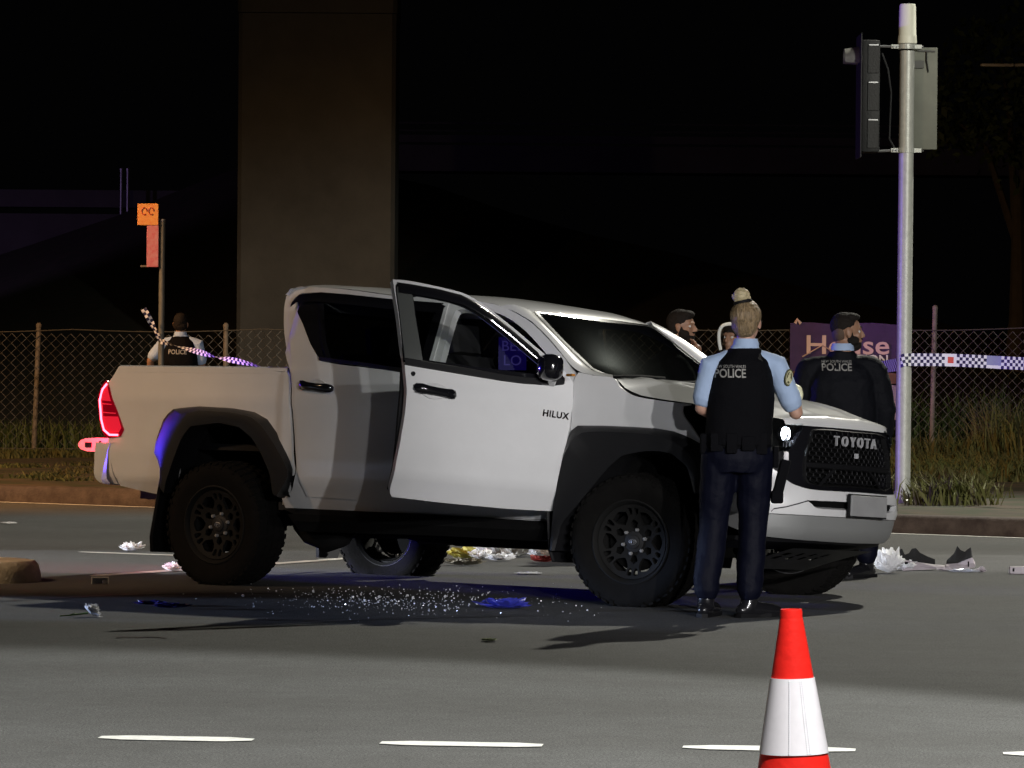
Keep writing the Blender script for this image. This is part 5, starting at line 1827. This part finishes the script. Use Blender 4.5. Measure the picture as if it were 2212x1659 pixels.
def rem(name, bm, m, parent, vox=.009, sm=3, folds=0, tex=None, big=0):
    o = obj(name, bm, m, parent, True)
    r = o.modifiers.new('r', 'REMESH'); r.mode = 'VOXEL'; r.voxel_size = vox; r.use_smooth_shade = True
    if sm:
        s = o.modifiers.new('s', 'SMOOTH'); s.iterations = sm; s.factor = .6
    if big:
        d = o.modifiers.new('b', 'DISPLACE'); d.texture = WRINK2; d.strength = big; d.mid_level = .5; d.texture_coords = 'LOCAL'
    if folds:
        d = o.modifiers.new('d', 'DISPLACE'); d.texture = tex or WRINK; d.strength = folds; d.mid_level = .5; d.texture_coords = 'LOCAL'
    return o


def hand(bm, w, d, up, curl=.5, k=1.0, side_=1):
    """palm, four unequal bent fingers and a thumb; d = direction of the palm, up = back of the hand"""
    d = Vector(d).normalized(); up = Vector(up); up = (up - d * up.dot(d)).normalized()
    s = d.cross(up) * side_
    w = Vector(w)
    chain(bm, [w, w + d * .045 * k, w + d * .085 * k], [.024 * k, .034 * k, .036 * k], 10, .55)
    for i, (L, off_) in enumerate(((.072, -.030), (.082, -.010), (.076, .011), (.060, .030))):
        b = w + d * .088 * k + s * off_ * k
        a1, a2, a3 = curl * .5, curl * 1.2, curl * 1.9
        p1 = b + (d * math.cos(a1) - up * math.sin(a1)) * L * .45 * k
        p2 = p1 + (d * math.cos(a2) - up * math.sin(a2)) * L * .32 * k
        p3 = p2 + (d * math.cos(a3) - up * math.sin(a3)) * L * .26 * k
        chain(bm, [b, p1, p2, p3], [.0092 * k, .0088 * k, .008 * k, .007 * k], 7)
    t0 = w + d * .03 * k - s * .028 * k
    t1 = t0 + (d * .7 - s * .7 - up * .25).normalized() * .035 * k
    t2 = t1 + (d * .9 - s * .3 - up * .4).normalized() * .03 * k
    chain(bm, [t0, t1, t2], [.012 * k, .011 * k, .009 * k], 7)


def headgeo(bm, c, f, k=1.0):
    """skull, jaw, nose, brow, lips, chin, ears; f = facing direction"""
    c = Vector(c); f = Vector(f).normalized(); r = Vector((0, 0, 1)).cross(f) * -1
    u = Vector((0, 0, 1))
    rot = Matrix((r, f, u)).transposed()
    L = lambda a, b, z: c + (r * a + f * b + u * z) * k
    E_ = lambda a, b, z, R3: ell(bm, L(a, b, z), [q * k for q in R3], rot)
    E_(0, -.008, .025, (.074, .094, .092))
    E_(0, .030, -.030, (.058, .060, .070))
    E_(0, .050, -.078, (.036, .040, .032))
    E_(0, .074, .028, (.050, .018, .014))
    E_(0, .086, -.052, (.024, .012, .012))
    E_(.034, .062, -.018, (.022, .018, .020)); E_(-.034, .062, -.018, (.022, .018, .020))
    chain(bm, [L(0, .086, .018), L(0, .100, -.005), L(0, .109, -.022)], [.008 * k, .010 * k, .012 * k], 8)
    E_(0, .096, -.028, (.017, .010, .008))
    for s in (-1, 1):
        E_(s * .076, -.002, -.006, (.008, .019, .031))
        E_(s * .080, -.012, .006, (.006, .012, .018))
    return L, E_, rot


def drape(t, target, origin_y=-1.0):
    """lay lettering on the cloth behind it"""
    dg = bpy.context.evaluated_depsgraph_get()
    ev = target.evaluated_get(dg)
    base = t.data.vertices[0].co
    for v in t.data.vertices:
        ok, loc, nrm, _ = ev.ray_cast(Vector((v.co.x, origin_y, v.co.z)), Vector((0, 1, 0)))
        if ok: v.co = Vector((v.co.x, loc.y - .003 + (v.co.y if abs(v.co.y) < .002 else 0), v.co.z))


def back_print(person, target, cx, cz, wid, capn, small=True):
    m1 = frame((1, 0, 0), (0, 0, 1), (cx, 0, cz))
    t = text('back_lettering', 'POLICE', capn / .70, GREYT, person, 0.0008, m1, bold=.0012)
    xs = [v.co.x for v in t.data.vertices]
    k = wid / (max(xs) - min(xs)); mx = (max(xs) + min(xs)) / 2
    for v in t.data.vertices: v.co.x = cx + (v.co.x - mx) * k
    drape(t, target)
    if small:
        t = text('back_lettering', 'NEW SOUTH WALES', capn / .70 * .36, GREYT, person, .0006, frame((1, 0, 0), (0, 0, 1), (cx, 0, cz + capn * .83)))
        xs = [v.co.x for v in t.data.vertices]
        k = wid / (max(xs) - min(xs)); mx = (max(xs) + min(xs)) / 2
        for v in t.data.vertices: v.co.x = cx + (v.co.x - mx) * k
        drape(t, target)


def build_body(o, J, skin, hand_skin=True, k=1.0, face=(0, 1, 0), curl=.6, gloveR=None):
    """continuous skinned body under the clothes"""
    bm = bmesh.new()
    hp = (Vector(J['hipL']) + Vector(J['hipR'])) / 2
    nk = Vector(J['neck']); ch = (Vector(J['shL']) + Vector(J['shR'])) / 2
    torso(bm, [(hp + Vector((0, 0, -.06)), .13, .09), (hp + Vector((0, 0, .05)), .15, .10), (hp.lerp(ch, .4), .12, .09), (hp.lerp(ch, .8), .15, .10), (ch + Vector((0, 0, 0)), .13, .08), (ch + Vector((0, 0, .05)), .06, .05)])
    hc = Vector(J['head'])
    chain(bm, [nk + Vector((0, 0, -.06)), nk + Vector((0, .0, .03)), hc + Vector((0, 0, -.05)) - Vector(face) * .02], [.060 * k, .053 * k, .050 * k])
    L, E_, rot = headgeo(bm, hc, face, k)
    for s in 'LR':
        chain(bm, [J['sh' + s], Vector(J['sh' + s]).lerp(Vector(J['el' + s]), .5), J['el' + s]], [.050 * k, .044 * k, .038 * k])
        e, w = Vector(J['el' + s]), Vector(J['wr' + s])
        chain(bm, [e, e.lerp(w, .35), w], [.040 * k, .041 * k, .026 * k])
        hand(bm, w, J.get('hd' + s, w - e), J.get('hu' + s, (0, 0, 1)), curl, k, 1 if s == 'R' else -1)
        chain(bm, [J['hip' + s], J['kn' + s], J['an' + s]], [.085 * k, .055 * k, .04 * k])
        chain(bm, [Vector(J['an' + s]), Vector(J['an' + s]) + Vector(J['ft' + s]).normalized() * .03 + Vector((0, 0, -.04))], [.034, .030])
    body = rem('body', bm, skin, o, .0065, 2)
    f = Vector(face).normalized()
    for s in (-1, 1):
        bm = bmesh.new()
        bmesh.ops.create_uvsphere(bm, u_segments=10, v_segments=8, radius=.011 * k, matrix=Matrix.Translation(L(s * .031, .069, .006)))
        obj('eye', bm, EYEW, o, True)
    return L, E_, rot


def boots(o, J, m=BOOT):
    for s in 'LR':
        bm = bmesh.new()
        a = Vector(J['an' + s]); f = Vector(J['ft' + s]).normalized()
        g = Vector((a.x, a.y, 0))
        chain(bm, [a + Vector((0, 0, .10)), a + Vector((0, 0, 0)), g + Vector((0, 0, .05)) - f * .015], [.052, .048, .047])
        chain(bm, [g - f * .05 + Vector((0, 0, .04)), g + f * .05 + Vector((0, 0, .045)), g + f * .14 + Vector((0, 0, .034)), g + f * .19 + Vector((0, 0, .03))], [.038, .046, .044, .034])
        b = rem('boot', bm, m, o, .007, 2)
        bm = bmesh.new()
        rows = []
        for z in (0, .022):
            rows.append([g + f * x + f.cross(Vector((0, 0, 1))) * y + Vector((0, 0, z)) for x, y in ((-.09, 0), (-.08, .033), (-.02, .036), (.05, .034), (.12, .046), (.19, .036), (.225, 0), (.19, -.036), (.12, -.046), (.05, -.034), (-.02, -.036), (-.08, -.033))])
        vr = loft(bm, rows, closed=True); bm.faces.new(vr[0]); bm.faces.new(vr[-1])
        obj('boot_sole', bm, BLACKP, b)


def trousers(o, J, m, fat=1.0, top=1.0, folds=.014):
    bm = bmesh.new()
    hp = (Vector(J['hipL']) + Vector(J['hipR'])) / 2
    torso(bm, [(hp + Vector((0, 0, -.10)), .15 * fat, .12), (hp + Vector((0, 0, -.02)), .185 * fat, .135), (hp + Vector((0, 0, .07)), .175 * fat, .125), (hp + Vector((0, 0, .16 * top)), .155 * fat, .11)])
    for s in 'LR':
        h, kk, a = Vector(J['hip' + s]), Vector(J['kn' + s]), Vector(J['an' + s])
        chain(bm, [h + Vector((0, 0, .0)), h.lerp(kk, .5), kk, kk.lerp(a, .45), a + Vector((0, 0, .10)), a + Vector((0, 0, .045))], [.105 * fat, .098 * fat, .082 * fat, .080 * fat, .074 * fat, .070 * fat], 16)
    return rem('trousers', bm, m, o, .008, 3, folds, big=folds * .9)


def officer(loc, label, J, skin, female=False, vest=True, jacket=False, face=(0, 1, 0), k=1.0, legs=True, bulk=1.0):
    o = empty('person', loc)
    tag(o, label, 'person', None)
    L, E_, rot = build_body(o, J, skin, face=face, k=k)
    sh = (Vector(J['shL']) + Vector(J['shR'])) / 2
    hp = (Vector(J['hipL']) + Vector(J['hipR'])) / 2
    half = (Vector(J['shR']) - Vector(J['shL'])).length / 2
    if legs:
        trousers(o, J, TROUS, bulk)
        boots(o, J)
    else:
        trousers(o, J, TROUS, bulk); boots(o, J)
    if not jacket:
        bm = bmesh.new()
        torso(bm, [(hp + Vector((0, 0, .06)), .150 * bulk, .115), (hp.lerp(sh, .45), .145 * bulk, .115), (hp.lerp(sh, .8), half * .92, .12), (sh + Vector((0, 0, .0)), half * .9, .10), (sh + Vector((0, 0, .045)), half * .55, .075), (Vector(J['neck']) + Vector((0, 0, .01)), .07, .065)])
        for s in 'LR':
            a, e = Vector(J['sh' + s]), Vector(J['el' + s])
            chain(bm, [a.lerp(Vector(J['neck']), .5) + Vector((0, 0, -.022)), a.lerp(e, .04), a.lerp(e, .5), a.lerp(e, .78)], [.052 * k, .067 * k, .065 * k, .065 * k], 16)
        rem('shirt', bm, SHIRT, o, .007, 2, .012)
        bm = bmesh.new()
        n = Vector(J['neck'])
        lathe(bm, [(.070, -.012), (.072, .012), (.062, .040), (.056, .040), (.060, .0)], 24, 'Z', n + Vector((0, .0, 0)), close=False)
        obj('collar', bm, SHIRT, o, True)
    if vest:
        bm = bmesh.new()
        torso(bm, [(hp.lerp(sh, .10), .188 * bulk, .150), (hp.lerp(sh, .35), .186 * bulk, .150), (hp.lerp(sh, .62), half * 1.06, .158), (hp.lerp(sh, .86), half * .97, .150), (sh + Vector((0, 0, .012)), half * .84, .118), (sh + Vector((0, 0, .052)), half * .58, .09), (Vector(J['neck']) + Vector((0, .0, -.012)), .088, .075)])
        v = rem('vest', bm, VEST, o, .008, 2, .010)
        return o, L, E_, rot, v
    if jacket:
        bm = bmesh.new()
        torso(bm, [(hp + Vector((0, 0, -.06)), .22 * bulk, .16), (hp.lerp(sh, .3), .215 * bulk, .165), (hp.lerp(sh, .6), half * 1.04, .175), (hp.lerp(sh, .85), half * 1.02, .165), (sh + Vector((0, 0, .015)), half * .88, .13), (sh + Vector((0, 0, .06)), half * .55, .10), (Vector(J['neck']) + Vector((0, 0, .0)), .085, .08)])
        for s in 'LR':
            a, e, w = Vector(J['sh' + s]), Vector(J['el' + s]), Vector(J['wr' + s])
            chain(bm, [a.lerp(Vector(J['neck']), .75) + Vector((0, 0, -.05)), a.lerp(Vector(J['neck']), .35) + Vector((0, 0, -.018)), a], [.06, .075, .085])
            chain(bm, [a, a.lerp(e, .5), e, e.lerp(w, .5), w - (w - e) * .05], [.084 * k, .082 * k, .076 * k, .066 * k, .050 * k], 16)
        v = rem('jacket', bm, JACKET, o, .009, 3, .02, big=.02)
        bm = bmesh.new()
        lathe(bm, [(.076, -.01), (.074, .015), (.064, .036), (.058, .036), (.064, .0)], 24, 'Z', Vector(J['neck']) + Vector((0, 0, .015)), close=False)
        obj('collar', bm, SHIRT, o, True)
        return o, L, E_, rot, v


def hair_short(o, L, rot, m, k=1.0, fade=True, top=.0):
    bm = bmesh.new()
    ell(bm, L(0, -.016, .040 + top * .3), (.0785 * k, .098 * k, .090 * k), rot)
    ell(bm, L(0, .030, .088 + top), (.060 * k, .066 * k, .034 * k), rot)
    ell(bm, L(0, -.040, -.004), (.0775 * k, .062 * k, .074 * k), rot)
    h = rem('hair', bm, m, o, .006, 1, .010)
    return h


def beard(o, L, rot, m, k=1.0):
    bm = bmesh.new()
    ell(bm, L(0, .050, -.080), (.044 * k, .046 * k, .038 * k), rot)
    for s in (-1, 1):
        ell(bm, L(s * .046, .030, -.050), (.022 * k, .044 * k, .034 * k), rot)
        ell(bm, L(s * .064, .012, -.018), (.012 * k, .016 * k, .032 * k), rot)
    ell(bm, L(0, .092, -.040), (.026 * k, .012 * k, .007 * k), rot)
    rem('beard', bm, m, o, .005, 1, .006)


# --- the policewoman in front of the truck's wing -------------------------
g = G(1610, 1333)
J = dict(head=(-.005, .015, 1.612), neck=(-.010, -.005, 1.487), shL=(-.200, 0, 1.385), shR=(.150, 0, 1.395), elL=(-.250, .01, 1.145), elR=(.270, .02, 1.120),
         wrL=(-.14, .23, 1.10), wrR=(.262, .19, 1.20), hdL=(.5, .8, 0), hdR=(-.2, .5, .6), huR=(0, -.3, 1), hipL=(-.145, 0, .89), hipR=(.045, 0, .89), knL=(-.175, .03, .53), knR=(.040, .03, .53),
         anL=(-.215, -.01, .10), anR=(.020, -.03, .10), ftL=(.35, 1, 0), ftR=(.85, .55, 0))
o, L, E_, rot, vest = officer(g, 'policewoman with a blond bun and black vest standing at the front wing, back turned', J, SKIN, female=True, face=(.30, .95, 0), k=.97, bulk=.98)
bm = bmesh.new()
ell(bm, L(0, -.024, .040), (.086, .100, .094), rot)
ell(bm, L(0, -.050, -.012), (.074, .060, .072), rot)
ell(bm, L(0, -.034, .104), (.050, .055, .032), rot)
rem('hair', bm, HAIRB, o, .005, 1, .012)
bm = bmesh.new()
for kx in range(3):
    ring = []
    for i in range(17):
        t = i / 16 * 2 * math.pi
        ring.append(L(-.018, -.055, .155) + Vector((math.cos(t) * (.034 - .010 * kx), -.012 * kx, math.sin(t) * (.028 - .009 * kx))))
    tube(bm, ring, .022 - .003 * kx, 10, caps=False)
ell(bm, L(-.018, -.055, .150), (.045, .04, .036))
rem('hair_bun', bm, BUNM, o, .004, 1, .010)
bm = bmesh.new()
ring = [L(-.012, -.05, .118) + Vector((math.cos(t) * .040, math.sin(t) * .036, .01 * math.cos(t))) for t in [i * math.pi / 10 for i in range(21)]]
tube(bm, ring, .012, 8, caps=False)
obj('hair_tie', bm, BLACKP, o, True)
bm = bmesh.new()
tube(bm, [L(.082, -.005, .012), L(.080, .05, .012), L(.066, .092, .010)], .0022, 6)
tube(bm, [L(-.082, -.005, .012), L(-.080, .05, .012), L(-.066, .092, .010)], .0022, 6)
for s in (-1, 1):
    ring = [L(s * .036 + .026 * math.cos(t), .096 - abs(s * .036 + .026 * math.cos(t)) * .12, .004 + .019 * math.sin(t)) for t in [i * math.pi / 8 for i in range(17)]]
    tube(bm, ring, .0018, 5, caps=False)
obj('glasses', bm, CHROME, o, True)
back_print(o, vest, -.100, 1.334, .168, .047)
bm = bmesh.new()                                     # duty belt and pouches
torso(bm, [((-.05, 0, .925), .178, .135), ((-.05, 0, .985), .176, .135)])
belt = rem('duty_belt', bm, VEST, o, .007, 1)
for x, y, z, sx, sy, sz in ((-.17, -.10, .96, .07, .05, .10), (-.09, -.135, .955, .06, .05, .11), (.00, -.135, .955, .075, .05, .08), (.075, -.10, .955, .06, .05, .12), (-.23, .0, .95, .05, .09, .11)):
    bm = bmesh.new(); box(bm, (x, y, z), (sx, sy, sz), bev=.010); obj('belt_pouch', bm, VEST, belt, True, 30)
bm = bmesh.new()
M3 = Matrix.Rotation(R(-14), 3, 'Y')
box(bm, (.188, .0, .75), (.055, .09, .24), M3.to_3x3().inverted(), bev=.014)
box(bm, (.160, .0, .88), (.03, .05, .12), bev=.01)
box(bm, (.168, .0, .66), (.065, .10, .07), bev=.014)
hol = obj('holster', bm, VEST, o, True, 30)
bm = bmesh.new()
box(bm, (.214, -.01, .885), (.03, .06, .05), bev=.01)
box(bm, (.205, -.01, .835), (.02, .035, .07), M3, bev=.006)
obj('pistol_grip', bm, mat('pale_grip', (.72, .70, .72), .4), hol, True, 30)
for sx in (-.205, .13):                              # shoulder straps
    pass
# emblem patch on the right sleeve
bm = bmesh.new()
lathe(bm, [(.044, .0), (.044, .004), (.038, .005)], 24, 'Y', close=False)
lathe(bm, [(.038, .0045), (.001, .0048)], 24, 'Y', close=False)
ev = None
PM = Matrix.Translation((.222, -.050, 1.315)) @ Matrix.Rotation(R(40), 4, 'Z') @ Matrix.Rotation(R(14), 4, 'Y') @ Matrix.Diagonal((.66, -1, 1.1, 1))
for v in bm.verts: v.co = PM @ v.co
patch = obj('sleeve_patch', bm, mat('patch_olive', (.10, .10, .05), .7), o)
bm = bmesh.new()
lathe(bm, [(.036, .0065), (.034, .0075), (.030, .0065)], 24, 'Y', close=False)
ell(bm, (0, .006, .0), (.014, .003, .020)); ell(bm, (0, .006, .024), (.008, .003, .006)); ell(bm, (0.016, .006, -.012), (.009, .003, .012)); ell(bm, (-.016, .006, -.012), (.009, .003, .012))
for v in bm.verts: v.co = PM @ v.co
obj('patch_emblem', bm, mat('patch_cream', (.50, .48, .30), .6), patch, True)
# pale glove held in the right hand
bm = bmesh.new()
ell(bm, (.285, .165, 1.235), (.030, .035, .040)); ell(bm, (.265, .17, 1.262), (.022, .03, .022)); ell(bm, (.303, .16, 1.215), (.016, .03, .030))
rem('glove', bm, mat('pale_glove', (.75, .74, .50), .5), o, .006, 1, .012)

# --- bearded officer behind the bonnet --------------------------------------
g = AT(1870, 1247, 26.35); g.z = 0
J = dict(head=(-.135, 0, 1.590), neck=(-.165, -.02, 1.468), shL=(-.385, 0, 1.335), shR=(.045, 0, 1.345), elL=(-.445, .03, 1.10), elR=(.110, .02, 1.08),
         wrL=(-.36, .24, 1.02), wrR=(.10, .10, .84), hipL=(-.27, 0, .88), hipR=(-.07, 0, .88), knL=(-.24, .02, .50), knR=(-.03, .02, .50), anL=(-.26, .15, .10), anR=(.00, -.02, .10), ftL=(-.2, 1, 0), ftR=(-.35, -.4, 0))
o, L, E_, rot, jk = officer(g, 'bearded police officer in a dark jacket behind the bonnet looking to the right', J, SKIN2, vest=False, jacket=True, face=(.98, .12, 0), k=1.02, bulk=1.04)
bm = bmesh.new()
ell(bm, L(0, -.022, .046), (.078, .092, .088), rot); ell(bm, L(0, .020, .098), (.060, .068, .030), rot)
rem('hair', bm, HAIRD, o, .005, 1, .010)
bm = bmesh.new()
ell(bm, L(0, -.048, .0), (.0735, .052, .070), rot)
rem('hair_fade', bm, mat('short_fade', (.09, .055, .035), .7, bump=.5, bscale=200), o, .006, 1)
beard(o, L, rot, HAIRD)
bm = bmesh.new()
for s in (-1, 1): chain(bm, [L(s * .018, .090, .034), L(s * .045, .078, .038)], [.005, .004], 6)
obj('eyebrows', bm, HAIRD, o, True)
back_print(o, jk, -.208, 1.362, .192, .047)

# --- man with his hand at his chin, beyond the windscreen -------------------
g = AT(1475, 1180, 29.0); g.z = 0
J = dict(head=(-.02, 0, 1.635), neck=(-.055, .0, 1.50), shL=(-.10, .2, 1.38), shR=(-.08, -.2, 1.38), elL=(.02, .26, 1.14), elR=(.06, -.22, 1.18),
         wrL=(.20, .14, 1.16), wrR=(.085, -.10, 1.40), hdR=(.0, .25, 1), huR=(1, 0, .0), hipL=(-.06, .1, .9), hipR=(-.06, -.1, .9), knL=(-.03, .1, .5), knR=(0, -.1, .5), anL=(-.05, .1, .1), anR=(-.03, -.12, .1), ftL=(1, .1, 0), ftR=(1, -.1, 0))
o, L, E_, rot, jk = officer(g, 'dark haired man holding his hand to his chin, seen over the windscreen', J, SKIN2, vest=False, jacket=True, face=(.93, -.36, 0), k=1.0, bulk=.9)
hair_short(o, L, rot, HAIRD); beard(o, L, rot, HAIRD)

# --- person hidden behind the policewoman, white cord round the head --------
g = AT(1590, 1180, 29.3); g.z = 0
J = dict(head=(-.030, 0, 1.560), neck=(-.035, .0, 1.43), shL=(-.16, .05, 1.31), shR=(.18, .0, 1.31), elL=(-.16, .12, 1.05), elR=(.22, .02, 1.05),
         wrL=(-.08, .26, 1.05), wrR=(.20, .2, 1.0), hipL=(-.10, 0, .86), hipR=(.08, 0, .86), knL=(-.10, .02, .5), knR=(.08, .02, .5), anL=(-.1, 0, .1), anR=(.08, 0, .1), ftL=(0, 1, 0), ftR=(.1, 1, 0))
o, L, E_, rot, jk = officer(g, 'person mostly hidden behind the policewoman with a white band curving round the head', J, SKIN2, vest=False, jacket=True, face=(-.6, -.8, 0), k=.95, bulk=.85)
hair_short(o, L, rot, HAIRD)
bm = bmesh.new()
s_ = CF / 29.3
q = lambda px, py: (lambda a: Vector((a.x - g.x, -.12, a.z)))(AT(px, py, 29.18))
tube(bm, spline([q(1581, 700), q(1572, 700), q(1562, 703), q(1555, 712), q(1553, 725), q(1554, 742), q(1557, 756)], False, 5), .0125, 8)
obj('white_band', bm, mat('white_band', (.8, .8, .72), .5), o, True)

# --- officer far left behind the bed ------------------------------------------
g = AT(388, 1000, 42.2); g.z = .14
J = dict(head=(.0, 0, 1.665), neck=(.0, -.01, 1.545), shL=(-.185, 0, 1.46), shR=(.185, 0, 1.46), elL=(-.325, .0, 1.27), elR=(.235, .03, 1.22),
         wrL=(-.33, .12, 1.08), wrR=(.17, .2, 1.1), hipL=(-.09, 0, .93), hipR=(.09, 0, .93), knL=(-.1, .02, .52), knR=(.1, .02, .52), anL=(-.12, 0, .1), anR=(.12, 0, .1), ftL=(-.1, 1, 0), ftR=(.1, 1, 0))
o, L, E_, rot, vs = officer(g, 'officer in a dark vest and pale shirt standing beyond the truck bed', J, SKIN2, face=(0.05, 1, 0), k=1.0)
o.scale = (.96, .96, .945)
hair_short(o, L, rot, HAIRD)
back_print(o, vs, -.02, 1.36, .20, .05, False)
